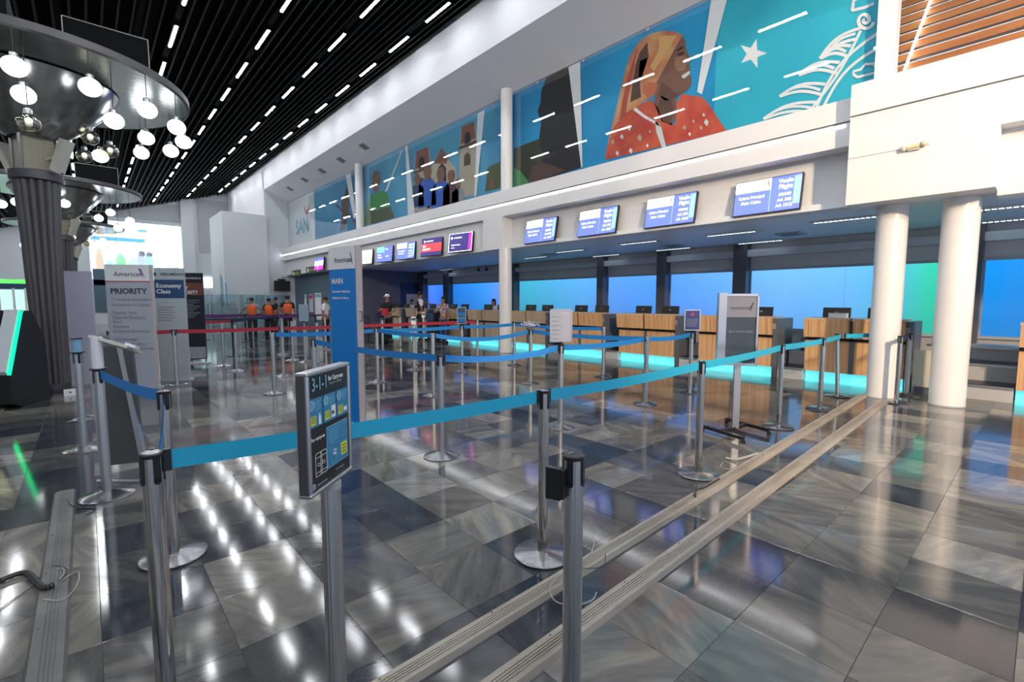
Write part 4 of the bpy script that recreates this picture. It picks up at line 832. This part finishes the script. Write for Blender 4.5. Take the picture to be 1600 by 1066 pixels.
t, r, tx, w_ = totem((-.28, 11.75), (.09, 11.60), 2.08, 'blank lilac roll-up panel standing right of the fluted column', M['lilac'], .04); t.scale = (1, 1, 1)
t, r, tx, w_ = totem((2.33, 6.12), (2.44, 5.58), 2.21, 'tall bright blue totem headed MAIN in the middle of the lanes', M['blueprint'], .075)
MB().span((w_/2+.0, -.002, .03), (w_/2+.02, .085, 2.21)).span((-w_/2, .075, .03), (w_/2+.02, .085, 2.21)).build('side_edge', M['pinkedge'], t)
r(0, 1, 1.94, 2.21, M['white']); tx('American', .22, 2.02, .095, M['ink'], .0, 1.0); tx('MAIN', .10, 1.76, .10, M['paperwhite'], .02); tx('Customer Assistance', .10, 1.65, .045, M['paperwhite'], .01); tx('Asistencia al cliente', .10, 1.57, .045, M['paperwhite'], .01)
MB().quad([(w_*.33, -.008, 2.14), (w_*.36, -.008, 2.13), (w_*.43, -.008, 1.98), (w_*.38, -.008, 2.03)]).build('tail_mark', M['ink'], t)
MB().tube([(w_/2+.021, .02, 1.42), (w_/2+.03, .06, 1.42), (w_/2+.03, .06, 1.30), (w_/2+.021, .02, 1.30)], .005, 6).build('side_handle', M['darkclad'], t)

# poster stand on castors (print seen mirrored through)
t = empty('poster_stand', 'grey poster stand on black castor feet with mirrored print', 'stand', (5.62, 2.37, 0), -.93)
MB().span((-.035, -.03, .06), (.035, .03, .84)).build('pole', M['steel'], t)
MB().span((-.235, -.05, .80), (-.15, .06, 1.64)).build('frame_post', M['silver'], t)
MB().span((-.15, -.022, .80), (.20, .022, .83)).span((-.15, -.022, 1.60), (.20, .022, 1.63)).span((.18, -.022, .80), (.20, .022, 1.63)).build('frame', M['silver'], t)
MB().span((-.15, -.006, .83), (.18, .006, 1.60)).build('poster', M['frost'], t)
MB().span((-.15, -.012, 1.36), (.18, -.006, 1.60)).build('header_print', mat('grey_header', (.20, .205, .26), .4), t)
text('American', .06, M['ink'], t, (.13, -.014, 1.45), (math.pi/2, 0, 0), sx=-1); text('AADVANTAGE', .04, M['greyink'], t, (.15, -.014, 1.18), (math.pi/2, 0, 0), sx=-1)
t2 = MB().quad([(.13, -.014, 1.53), (.15, -.014, 1.53), (.11, -.014, 1.43), (.10, -.014, 1.45)]).build('tail_mark', M['ink'], t)
th = -.93
def loc2(x, y): m = Matrix.Rotation(-th, 2); v = m@Vector((x-5.62, y-2.37)); return (v.x, v.y)
for (a, b, w2) in (((5.41, 2.66), (5.25, 2.12), .045), ((5.95, 2.62), (5.80, 2.06), .04)):
    a = Vector((*loc2(*a), .06)); b = Vector((*loc2(*b), .06)); MB().box((a+b)/2, ((b-a).length, w2, .035), math.atan2(b.y-a.y, b.x-a.x)).build('foot_bar', M['black'], t)
    for p in (a, b): MB().cyl((p.x, p.y-.012, .022), (p.x, p.y+.012, .022), .022, .022, 12).build('castor', M['black'], t, True)
a = Vector((*loc2(5.34, 2.4), .06)); b = Vector((*loc2(5.87, 2.35), .06)); MB().box((a+b)/2, ((b-a).length, .045, .035), math.atan2(b.y-a.y, b.x-a.x)).build('cross_bar', M['black'], t)

# easel at left
t = empty('easel_stand', 'dark poster easel with silver leg behind the slanted-board post', 'stand', (.19, 5.25, 0), -.75)
m_ = Matrix.Rotation(-.10, 3, 'X')@Matrix.Rotation(-.12, 3, 'Y')
MB().box((-.02, .0, .66), (.30, .025, 1.02), m=m_).build('board', mat('dark_easel_board', (.075, .08, .08), .5, noise=.3, nscale=2), t)
MB().box((.10, -.02, .62), (.045, .03, 1.18), m=m_@Matrix.Rotation(-.10, 3, 'Y')).build('leg', M['silver'], t, True); MB().box((-.22, -.02, .62), (.03, .03, 1.18), m=m_).build('leg', M['silver'], t)
MB().tube([(.2, -.12, .03), (-.15, -.14, .03)], .014, 8).tube([(.2, -.12, .03), (.2, .15, .03)], .014, 8).build('foot', M['steel'], t)

# ================================================================== FLOOR RAILS, CABLES
def rail(name, a, b, w_, label, m='plank', h=.028):
    a = Vector((*a, 0)); b = Vector((*b, 0)); an = math.atan2(b.y-a.y, b.x-a.x); L = (b-a).length
    t = empty(name, label, 'floor rail', tuple(a), an)
    MB().prism([(-w_/2, 0), (w_/2, 0), (w_/2-.012, h), (-w_/2+.012, h)], 0, L, 'X').build('body', M[m], t)
    q = MB()
    for k in range(4): q.span((0, -w_*.16+k*w_*.11-.004, h-.001), (L, -w_*.16+k*w_*.11+.003, h+.005))
    q.build('groove_ribs', M[m], t)
    q = MB()
    x = .25
    while x < L: q.cyl((x, w_*.3, h), (x, w_*.3, h+.003), .005, .005, 6); x += .6
    q.build('screws', M['darkclad'], t)
    return t
rail('cable_rail', (.55, 1.66), (9.42, 1.93), .115, 'long worn wooden floor rail nearer the queue belts', 'plank')
rail('cable_rail', (.65, 1.36), (9.20, 1.60), .125, 'long worn wooden floor rail nearer the right side of the floor', 'plank')
rail('cable_rail', (-.215, 2.2), (-.215, 5.2), .135, 'short grey grooved floor rail at the left edge', 'plankgrey', .02)
def cable(pts, r, m, label, nm='loose_cable'):
    P = [on_z(u, v, r+.002+(z if True else 0)) for u, v, z in [(*q, 0)[:3] if len(q) == 2 else q for q in pts]]
    # catmull smoothing
    Q = []
    for i in range(len(P)-1):
        p0 = P[max(i-1, 0)]; p1 = P[i]; p2 = P[i+1]; p3 = P[min(i+2, len(P)-1)]
        for k in range(5):
            s = k/5; Q.append(.5*((2*p1)+(p2-p0)*s+(2*p0-5*p1+4*p2-p3)*s*s+(3*p1-p0-3*p2+p3)*s**3))
    Q.append(P[-1]); MB().tube(Q, r, 6).build(nm, M[m], None, True, label=label, cat='cable')
R30 = .03
cable([(1134, 716, 0), (1150, 718, 0), (1168, 714, 0), (1184, 709, .01), (1196, 712, .02)], .012, 'greycable', 'grey hose end lying beyond the post beside the rail', 'hose')
cable([(1130, 722, 0), (1126, 730, 0), (1140, 733, 0), (1152, 726, 0), (1140, 718, 0)], .003, 'greycable', 'thin looped grey wire by the grey hose end')
cable([(1086, 776, .03), (1088, 766, .03), (1100, 762, .03), (1114, 754, .03), (1124, 748, .03)], .008, 'cable', 'short black hose lying across the near rail at the post base', 'hose')
cable([(926, 835, .03), (928, 850, .03), (922, 866, .03), (905, 880, .03), (880, 895, .03), (862, 912, .03), (860, 928, .03), (872, 942, .03), (900, 946, .03), (925, 938, .03), (932, 926, .03)], .003, 'greycable', 'pale looped wire around the centre foreground post')
cable([(908, 888, .03), (930, 888, .03), (944, 884, .03), (946, 866, .03)], .0025, 'cable', 'short dark wire sticking up on the rail near the centre post')
cable([(0, 908, 0), (40, 895, 0), (66, 918, .01), (84, 914, .02)], .016, 'cable', 'thick black hose at the left edge ending on the grey rail', 'hose')
cable([(0, 952, 0), (30, 930, 0), (60, 908, 0), (94, 888, .02), (100, 896, .02), (92, 906, .02)], .0035, 'greycable', 'pale wire running from the left edge onto the grey rail')
cable([(98, 906, .02), (112, 897, .02), (122, 894, 0), (123, 906, 0), (114, 924, 0), (96, 938, .02), (68, 937, .02)], .0035, 'greycable', 'pale looped wire right of the grey rail')
cable([(106, 782, .02), (112, 790, .02), (126, 794, 0), (146, 794, 0), (148, 798, 0), (134, 804, 0)], .004, 'cable', 'small bent black wire at the far end of the grey rail')
cable([(72, 893, .01), (84, 884, .02), (100, 887, .02), (106, 892, .02), (98, 903, .02)], .002, 'cable', 'fine dark wire curled over the grey rail')

# ================================================================== FLUTED COLUMNS WITH CANOPIES
def flt(a): return 1+.17*(abs(math.sin(a*8))-.6)
fc = empty('fluted_column', 'nearest dark fluted column flaring into a round shiny canopy', 'column', (-.49, 11.0, 0))
MB().lathe([(.195, .17), (.203, 1.2), (.232, 2.6), (.270, 3.47)], n=160, rf=flt).build('shaft', M['flute'], fc, True)
MB().lathe([(.17, 0), (.17, .08), (.225, .08), (.23, .17), (.20, .18)], n=48).build('base', M['rim'], fc, True)
MB().lathe([(.27, 3.45), (.325, 3.47), (.325, 3.60), (.22, 3.63)], n=48).build('collar', M['rim'], fc, True)
MB().box((.0, 0, 3.9), (.40, .40, .60), .3).build('core', M['corewood'], fc)
for k in range(4):
    a = k*math.pi/2+.3+math.pi/4; MB().box((.30*math.cos(a), .30*math.sin(a), 3.9), (.04, .04, .62), a).build('upright', M['silver'], fc)
MB().lathe([(.30, 4.12), (.40, 4.18), (.62, 4.36), (.95, 4.72), (1.12, 4.98)], n=64, caps=False).build('funnel', M['canopy'], fc, True)
MB().lathe([(1.10, 5.0), (2.08, 5.0)], n=96, caps=False).build('canopy_underside', M['canopy'], fc, True)
MB().lathe([(2.08, 4.99), (2.12, 5.01), (2.12, 5.11), (2.06, 5.13), (.2, 5.13)], n=96, caps=False).build('canopy_rim', M['rim'], fc, True)
for k, (a, s) in enumerate(((-.85, 1), (2.3, 1))):
    m2 = Matrix.Rotation(a, 3, 'Z')@Matrix.Rotation(.45, 3, 'Y')
    b = MB().box(m2@Vector((.0, 0, 0))+Vector((.50*math.cos(a), .50*math.sin(a), 3.85)), (.10, .17, .52), m=m2); b.build('column_speaker', M['beigebox'], fc)
    MB().cyl((.2*math.cos(a), .2*math.sin(a), 3.8), (.46*math.cos(a), .46*math.sin(a), 3.85), .025).build('speaker_bracket', M['beigebox'], fc)
q = MB().span((.45, -1.1, 5.14), (1.45, 1.3, 5.72)).build('duct_box', M['matblack'], fc)
MB().span((-1.8, -1.3, 5.14), (-.1, -.2, 5.9)).build('duct_box', M['matblack'], fc)
MB().tube([(.45, -1.11, 5.16), (.45, -1.11, 5.72), (1.46, -1.11, 5.72), (1.46, -1.11, 5.16)], .008, 5).tube([(1.46, -1.11, 5.72), (1.46, 1.3, 5.72)], .008, 5).build('duct_trim', M['greycable'], fc)
for y, lab in ((21.0, 'second dark fluted column with canopy, behind the nearest'), (31.0, 'third and farthest fluted column with canopy')):
    c = copy_tree(fc); c.location = (-.49, y, 0); c['label'] = lab
gm = MB().ball((0, 0, 0), .13, 14, .92).mesh('bulb', M['globe'], True); gg = MB().ball((0, 0, 0), .125, 14, .95).mesh('bulb', M['globeglass'], True)
cpm = MB().lathe([(.045, 0), (.045, .05), (.02, .07)], n=16).mesh('cap', M['silver'], True)
gi = MB().ball((0, 0, 0), .04, 6).mesh('inner_glow', M['globe'], True)  # small glowing ball added inside to brighten the amber globes
def globe(u, v, ux, vx, label, clear=False, zd=5.0, grp=None):
    p = on_z(ux, vx, zd); z = on_line(u, v, p.x, p.y)
    # use the pixel column of the globe itself for lateral placement at the same depth
    dep = (p-_C).dot(_F); q = _C+ray(u, v)*(dep/FPX)
    t = empty('pendant_globe', label, 'pendant lamp', tuple(q), group=grp)
    inst('bulb', gg if clear else gm, t); inst('cap', cpm, t, (0, 0, .11))
    if clear: inst('inner_glow', gi, t, (0, 0, .02))
    MB().cyl((0, 0, .2), (0, 0, zd-q.z), .006, .006, 6).build('cord', M['cable'], t)
G1 = [((22.5, 104), (18, 42), 'largest glowing globe at the left edge under the first canopy'), ((37, 148), (42, 75), 'glowing globe hanging above the amber globe on the wooden core'), ((141, 136.5), (137, 78), 'glowing globe in the middle under the first canopy'), ((178, 189), (176, 120), 'glowing globe below right of the middle globe, first canopy'), ((230, 172), (228, 118), 'glowing globe on a long cord right of centre, first canopy'), ((276, 199), (274, 146), 'highest glowing globe at the right tip of the first canopy'), ((228.6, 216), (228, 180), 'glowing globe in the lower right pair, upper one'), ((221, 239), (220, 200), 'glowing globe in the lower right pair, lower one'), ((286.6, 222), (286, 180), 'rightmost glowing globe of the first canopy'), ((267, 236), (265, 195), 'lowest glowing globe near the right tip, first canopy'), ((157, 244), (157, 190), 'glowing globe behind the amber glass globes')]
for g_, a_, lb in G1: globe(*g_, *a_, lb)
for g_, a_, lb in (((45, 191), (44, 62), 'amber mirrored globe in front of the wooden column core'), ((141, 215), (138, 150), 'upper amber glass globe of the cluster right of the speaker'), ((132, 244), (130, 175), 'lower left amber glass globe of the cluster'), ((172, 236), (168, 170), 'lower right amber glass globe of the cluster')): globe(*g_, *a_, lb, True)
for dy, zz in ((10.0, 0), (20.0, 0)):
    for k, (u, v, x, y, dz) in enumerate(((0, 0, -.9, -1.3, .65), (0, 0, .1, -1.2, .55), (0, 0, .6, -.2, .75), (0, 0, 1.2, .5, .45), (0, 0, 1.7, .3, .7), (0, 0, .9, 1.1, .6), (0, 0, 1.4, 1.0, .9), (0, 0, -1.3, -.2, .6), (0, 0, -1.6, .6, .9), (0, 0, .3, .9, .8))):
        cl = k in (2, 9)
        t = empty('pendant_globe', (('amber glass globe, ' if cl else 'small glowing globe, ')+ordn[k]+' nearest'+(' under the second canopy' if dy < 15 else ' under the farthest canopy')), 'pendant lamp', (-.42+x, 11+dy+y, 5.0-dz), group='globes of canopy %s' % ('two' if dy < 15 else 'three'))
        inst('bulb', gg if cl else gm, t); inst('cap', cpm, t, (0, 0, .11)); MB().cyl((0, 0, .2), (0, 0, dz), .006, .006, 5).build('cord', M['cable'], t)

# kiosk
kt = empty('self_service_kiosk', 'black self-service kiosk with green light strip at the left edge', 'kiosk', (-.675, 10.09, 0), -.52)
ys = [on_x(u, 540, -.66).y-10.05 for u in (33, 17, 50)]
prof = [(-.38, .08), (-.40, .58), (-.10, 1.41), (.10, 1.40), (.30, 1.0), (.34, 0), (-.20, 0)]
MB().prism(prof, -.62, 0, 'X').build('body', M['black'], kt)
MB().prism([(-.415, .50), (-.115, 1.38), (-.095, 1.40), (-.14, 1.40), (-.44, .50)], .0, .03, 'X').build('light_strip', M['greenled'], kt)
MB().prism([(-.42, .50), (-.41, .58), (-.12, 1.40), (-.15, 1.42), (-.47, .55)], -.17, -.002, 'X').build('side_trim', M['palewall'], kt)
MB().prism([(-.345, .78), (-.14, 1.36), (-.165, 1.37), (-.38, .79)], -.60, -.19, 'X').build('bezel', M['black'], kt)
MB().prism([(-.345, .90), (-.17, 1.32), (-.19, 1.33), (-.385, .90)], -.57, -.23, 'X').build('screen', em('kiosk', (.40, .42, .22), .8), kt)
text('NCR', .03, M['paperwhite'], kt, (-.24, -.155, 1.335), (1.2, 0, 0))
MB().box((-.3, -.42, .62), (.3, .04, .1)).build('printer_slot', M['midclad'], kt)
t = empty('power_box', 'small white power socket box at the foot of the fluted column', 'socket', (-.28, 10.6, 0)); MB().box((0, 0, .05), (.16, .06, .1)).build('housing', M['white'], t); MB().box((0, -.032, .055), (.03, .006, .02)).build('outlet', M['ink'], t)

# ================================================================== FAR END
YE = 41
S_(MB().span((-8, YE, 0), (8.2, YE+.2, 2.9)).span((-8, YE, 6.75), (8.2, YE+.2, 9.6)).span((5.25, YE, 2.9), (8.2, YE+.2, 6.75)).span((-8, YE, 2.9), (.3, YE+.2, 6.75)), 'wall_far', M['palewall'])
S_(MB().span((5.25, YE-.3, 0), (6.0, YE, 8.7)), 'wall_far', M['palewall'])
S_(MB().span((6.3, YE-.05, 5.0), (8.2, YE, 8.8)), 'trim_7', M['greywall']); S_(MB().span((1.0, YE-.05, 7.0), (5.2, YE, 8.2)), 'trim_8', M['greywall'])
S_(MB().span((5.9, 31, 0), (8.2, 34.5, 6.55)), 'wall_box', M['palewall'])
adv = empty('light_box_advert', 'huge bright backlit advertisement high on the far end wall', 'advert', (2.78, YE+.05, 4.85))
MB().span((-2.45, 0, -1.9), (2.45, .05, 1.9)).build('lit_face', flat('advert_white', (.85, .95, .95), .5, 1.5), adv)
MB().span((-2.45, -.01, .60), (.4, .0, .85)).build('blue_band', flat('advert_blue', (.10, .35, .80), .5, 1.0), adv)
for (x, z, w2, h2, c) in ((-2.0, -1.85, .35, 1.9, (.55, .45, .35)), (-1.5, -1.6, .5, .9, (.35, .62, .85)), (-.95, -1.85, .55, 1.7, (.40, .60, .55)), (-.9, -.9, .4, .6, (.10, .55, .12)), (-.3, -1.2, .5, .7, (.45, .65, .85)), (.15, -1.85, .45, 1.9, (.40, .50, .60)), (.2, -.3, .3, .35, (.12, .10, .12)),
                          (.55, -1.85, .5, 1.8, (.35, .62, .70)), (.6, -.3, .3, .3, (.12, .12, .14)), (1.1, -1.5, .6, .5, (.75, .45, .42)), (1.7, -1.6, .6, .7, (.45, .70, .66)), (2.1, -1.4, .4, .5, (.55, .45, .45)), (-1.9, .9, .4, .3, (.75, .65, .45)), (-1.3, .95, .4, .3, (.75, .65, .45)), (.3, 1.3, .5, .2, (.2, .4, .6))):
    MB().prism([(x-w2/2, z), (x+w2/2, z), (x+w2*.6, z+h2*.6), (x+w2*.2, z+h2), (x-w2*.2, z+h2), (x-w2*.6, z+h2*.6)], -.03, -.012, 'Y').build('printed_figure', flat('advert_fig', c, .5, .9), adv)
S_(MB().span((.4, YE-.06, .8), (2.1, YE, 3.6)), 'door_2', M['teal']); S_(MB().span((-8, YE-.06, 2.55), (5.2, YE, 2.9)), 'trim_9', M['palewall'])
MB().span((6.1, YE-.1, 2.5), (8.1, YE-.02, 3.25)).build('end_wall_lightbox', flat('lightbox_white', (.8, .9, .9), .5, 1.6), label='white glowing band low on the far wall behind the flag', cat='light panel')
gb = empty('green_canopy_light', 'bright green light band over the far left entrance', 'light band', (-4.2, YE-.1, 2.65)); MB().span((-2, 0, -.08), (1.6, .06, .14)).build('diffuser', flat('green_band', (.1, .9, .1), .5, 1.2), gb); MB().span((-2, .0, -.4), (1.6, .06, -.08)).build('sign_band', M['navy'], gb)
en = MB().span((-6, YE-.12, .3), (-2.6, YE-.06, 2.2)).build('entrance_glazing', flat('outdoor_glow', (.50, .75, .68), .4, .75), label='pale glazed entrance under the green band at far left', cat='glass door')
q = MB()
for x in (-5.4, -4.6, -3.8, -3.2, -2.7): q.span((x-.05, YE-.2, .1), (x+.05, YE-.12, 2.3))
q.build('entrance_frame', M['white'], en)
S_(MB().span((-8, -4, 0), (-7.9, 41, 7)), 'wall_left', M['greywall'])
# flag
t = empty('flag', 'blue and white flag on a pole before the pale block', 'flag', (5.55, 30.3, 0)); MB().cyl((0, 0, 0), (0, 0, 3.1), .02).build('pole', M['steel'], t); MB().cyl((0, 0, 0), (0, 0, .05), .25, .2, 16).build('base', M['darkclad'], t)
for k, m in enumerate((M['paleblue'], M['white'], M['paleblue'])):
    MB().prism([(.02+k*.09, 3.0-k*.2), (.11+k*.09, 2.8-k*.2), (.14+k*.07, 1.3), (.07+k*.07, 1.25)], -.03-.02*k, .03, 'Y').build('flag_stripe', m, t)
# glass partition
gp = empty('glass_partition', 'teal glass partition with posts before the pale block', 'partition', (5.6, 27.0, 0))
for k in range(4):
    MB().span((-2.4+k*1.25, 0, .05), (-1.18+k*1.25, .012, 1.85)).build('glass_pane', M['tealglass'], gp); MB().span((-2.43+k*1.25, -.02, 0), (-2.39+k*1.25, .04, 2.0)).build('post', M['steel'], gp)
# far doorway details
for (u0, u1, v0, v1, m, lab) in ((476, 480, 460, 505, 'white', 'tall narrow white strip window on the dark teal wall'), (483, 490, 460, 488, 'lilac', 'red and white notice on the dark teal wall'), (492, 503, 458, 500, 'white', 'large white poster on the dark teal wall')):
    a = on_x(u0, v0, 9.74); b = on_x(u1, v1, 9.74); t = MB().span((9.72, a.y, max(.3, b.z)), (9.745, b.y, a.z)).build('wall_notice', M[m], label=lab, cat='notice')
    MB().span((9.71, a.y-.05, a.z-.25), (9.72, b.y+.05, a.z-.05)).build('printed_header', M['red'] if m == 'lilac' else M['paleblue'], t)

# ================================================================== PEOPLE
def skin_mesh(name, verts, edges, radii, m, sub=2):
    me = bpy.data.meshes.new(name); me.from_pydata(verts, edges, []); o = bpy.data.objects.new(name, me); COL.objects.link(o)
    md = o.modifiers.new('skin', 'SKIN'); md.use_smooth_shade = True
    for i, r in enumerate(radii): me.skin_vertices[0].data[i].radius = r if isinstance(r, tuple) else (r, r)
    me.skin_vertices[0].data[0].use_root = True
    s = o.modifiers.new('sub', 'SUBSURF'); s.levels = sub; s.render_levels = sub
    dg = bpy.context.evaluated_depsgraph_get(); n = bpy.data.meshes.new_from_object(o.evaluated_get(dg)); bpy.data.objects.remove(o)
    n.materials.clear(); n.materials.append(m); n.name = name
    for p in n.polygons: p.use_smooth = True
    return n
def person(x, y, rz, h, label, top, bottom, arms=('down', 'down'), vest=None, cap=None, hairlen=0, skin='skin', z=0, lean=0., apron=None):
    s = h/1.72; t = empty('person', label, 'person', (x, y, z), rz)      # faces local -Y
    V = lambda *p: tuple(k*s for k in p)
    def arm(side, mode):
        k = side
        if mode == 'down': return [(k*.19, 0, 1.40), (k*.24, .01, 1.13), (k*.25, -.05, .88)], [(k*.25, -.07, .80)]
        if mode == 'fwd': return [(k*.19, 0, 1.40), (k*.23, -.06, 1.16), (k*.16, -.30, 1.14)], [(k*.13, -.38, 1.15)]
        if mode == 'point': return [(k*.19, 0, 1.40), (k*.30, -.20, 1.36), (k*.38, -.44, 1.26)], [(k*.41, -.54, 1.20)]
        if mode == 'out': return [(k*.19, 0, 1.40), (k*.34, -.02, 1.20), (k*.46, -.12, 1.06)], [(k*.50, -.16, 1.0)]
        if mode == 'hip': return [(k*.19, 0, 1.40), (k*.32, .05, 1.18), (k*.17, -.08, 1.06)], [(k*.12, -.12, 1.04)]
    verts = [V(0, 0, .95), V(0, 0, 1.15), V(0, .01, 1.33), V(0, .01, 1.42), V(0, -.005, 1.50), V(0, -.015, 1.585), V(0, -.01, 1.66)]
    rad = [(.135*s, .10*s), (.125*s, .085*s), (.15*s, .10*s), (.10*s, .075*s), .052*s, .078*s, .070*s]; ed = [(i, i+1) for i in range(6)]
    hands = []
    for side, md in zip((-1, 1), arms):
        A, Hn = arm(side, md); b = len(verts); verts += [V(*p) for p in A]+[V(*Hn[0])]; rad += [.055*s, .040*s, .029*s, (.034*s, .02*s)]; ed += [(2, b), (b, b+1), (b+1, b+2), (b+2, b+3)]; hands.append((A, Hn[0], side))
    for side in (-1, 1):
        b = len(verts); verts += [V(side*.09, 0, .88), V(side*.10, -.01, .50), V(side*.10, .02, .10), V(side*.10, -.02, .045), V(side*.105, -.15, .03)]; rad += [.085*s, .055*s, .040*s, .04*s, .03*s]; ed += [(0, b), (b, b+1), (b+1, b+2), (b+2, b+3), (b+3, b+4)]
    body = inst('body', skin_mesh('body', verts, ed, rad, M[skin]), t)
    q = MB()
    for A, hn, side in hands:
        a = Vector(A[2]); b = Vector(hn); d = (b-a).normalized(); n = d.orthogonal().normalized(); e = d.cross(n)
        for k in range(4):
            o_ = b+e*(.012*(k-1.5)); q.cyl(o_*s, (o_+d*(.07-.006*abs(k-1.5)))*s, .009*s, .006*s, 6)
        q.cyl((b-d*.02+e*.02)*s, (b+e*.05+d*.02)*s, .010*s, .007*s, 6)
    q.cyl(V(0, -.075, 1.60), V(0, -.105, 1.58), .012*s, .014*s, 6).ball(V(-.077, 0, 1.60), .02*s, 5).ball(V(.077, 0, 1.60), .02*s, 5)
    q.build('fingers_and_features', M[skin], t, True)
    MB().ball(V(-.03, -.075, 1.615), .010*s, 5).ball(V(.03, -.075, 1.615), .010*s, 5).build('eyes', M['ink'], t); MB().box(V(0, -.083, 1.545), V(.045, .01, .010)).build('mouth', M['brown'], t)
    # hair: cap over the skull
    hp = MB().ball(V(0, .015, 1.655), .088*s, 10, .85)
    if hairlen: hp.box(V(0, .06, 1.56), V(.13, .06, .20))
    hp.build('hair', M['hair'] , t, True)
    if cap: MB().ball(V(0, .0, 1.675), .095*s, 8, .75).box(V(0, -.11, 1.66), V(.12, .10, .015)).build('cap', M[cap], t, True)
    # shirt shell
    tv = [V(0, 0, .94), V(0, 0, 1.15), V(0, .01, 1.33), V(0, .01, 1.42)]; tr = [(.150*s, .115*s), (.140*s, .10*s), (.165*s, .115*s), (.11*s, .085*s)]; te = [(0, 1), (1, 2), (2, 3)]
    for A, hn, side in hands:
        b = len(tv); mid_ = Vector(A[0]).lerp(Vector(A[1]), .8); tv += [V(*A[0]), V(*mid_)]; tr += [.07*s, .056*s]; te += [(2, b), (b, b+1)]
    inst('shirt', skin_mesh('shirt', tv, te, tr, top), t)
    if vest: inst('vest', skin_mesh('vest', [V(0, .0, .95), V(0, 0, 1.18), V(0, .01, 1.36), V(-.15, .01, 1.39), V(.15, .01, 1.39)], [(0, 1), (1, 2), (2, 3), (2, 4)], [(.175*s, .14*s), (.168*s, .13*s), (.185*s, .14*s), .10*s, .10*s], M[vest]), t)
    lv = [V(0, 0, .96)]; lr = [(.145*s, .11*s)]; le = []
    for side in (-1, 1): b = len(lv); lv += [V(side*.09, 0, .86), V(side*.10, -.01, .50), V(side*.10, .02, .08)]; lr += [.10*s, .072*s, .058*s]; le += [(0, b), (b, b+1), (b+1, b+2)]
    inst('trousers', skin_mesh('trousers', lv, le, lr, bottom), t)
    MB().box(V(-.10, -.05, .035), V(.10, .27, .07)).box(V(.10, -.05, .035), V(.10, .27, .07)).build('shoes', M['black'], t)
    return t
fm = mural_blue('floral_cloth', (.02, .02, .05), (.75, .55, .58), 18.)
person(9.75, 14.75, math.radians(-70), 1.70, 'passenger in floral shirt and jeans standing at the counter', fm, M['jeans'], ('fwd', 'down'), hairlen=0)
person(8.45, 16.55, math.radians(-60), 1.78, 'man in black T-shirt and white cap with a red bag', M['tshirt'], M['tshirt'], ('fwd', 'hip'), cap='whitecloth')
person(9.75, 16.35, math.radians(70), 1.90, 'agent in black vest over white shirt pointing at the counter', M['whitecloth'], M['tshirt'], ('down', 'point'), vest='tshirt')
person(11.8, on_x(643, 470, 11.8).y, math.radians(-90), 1.62, 'agent in white shirt sitting behind the far counter', M['whitecloth'], M['tshirt'], ('fwd', 'fwd'))
person(11.8, on_x(771, 470, 11.8).y, math.radians(-90), 1.62, 'dark haired agent in white behind the counter left of the mid column', M['whitecloth'], M['tshirt'], ('fwd', 'fwd'), hairlen=1)
person(on_y(393, 470, 20.6).x, 20.6, math.radians(160), 1.68, 'worker in orange vest with arms out, leftmost of four', M['greycloth'], M['tshirt'], ('out', 'out'), vest='orange')
person(on_y(420, 470, 20.9).x, 20.9, math.radians(140), 1.66, 'worker in orange vest, left one of the close pair', M['tshirt'], M['tshirt'], ('down', 'down'), vest='orange')
person(on_y(430, 470, 21.5).x, 21.5, math.radians(-100), 1.70, 'worker in orange vest, right one of the close pair', M['tshirt'], M['tshirt'], ('hip', 'down'), vest='orange')
person(on_y(449, 470, 20.6).x, 20.6, math.radians(170), 1.76, 'worker with back turned in plain orange vest, rightmost of four', M['tshirt'], M['tshirt'], ('down', 'hip'), vest='orange')
person(on_y(508, 470, 17.6).x, 17.6, math.radians(-130), 1.70, 'man in white shirt behind the bluish notice post', M['whitecloth'], M['tshirt'], ('hip', 'down'))
t = empty('suitcase', 'dark suitcase standing by the man in the white cap', 'suitcase', (8.0, 16.1, 0), .4); MB().box((0, 0, .36), (.42, .26, .6)).build('shell', M['tshirt'], t); MB().tube([(-.12, 0, .66), (-.12, 0, .9), (.12, 0, .9), (.12, 0, .66)], .012, 6).build('handle', M['steel'], t)
for x in (-.17, .17): MB().cyl((x, -.1, .03), (x, .1, .03), .03, .03, 10).build('wheel', M['black'], t)
t = empty('shoulder_bag', 'red bag held by the man in the white cap', 'bag', (8.22, 16.3, 1.02), .4); MB().box((0, 0, .12), (.12, .22, .24)).build('pouch', M['red'], t); MB().tube([(0, -.08, .24), (0, 0, .34), (0, .08, .24)], .008, 5).build('strap', M['black'], t)
t = empty('baggage_scale_kiosk', 'black check-in machine between the floral shirt and the agents', 'kiosk', (9.95, 15.45, 0)); MB().span((-.3, -.3, 0), (.2, .3, 1.15)).build('body', M['black'], t); MB().box((-.31, 0, .95), (.02, .4, .3)).build('screen', M['navy'], t)
t = empty('neon_luggage', 'cyan lit case standing beside the floral shirt passenger', 'case', (8.75, 13.9, 0)); MB().box((0, 0, .22), (.3, .3, .36)).build('shell', M['darkclad'], t)
bpy.data.objects.remove(t.children[0]); bpy.data.objects.remove(t)
bpy.context.view_layer.update()
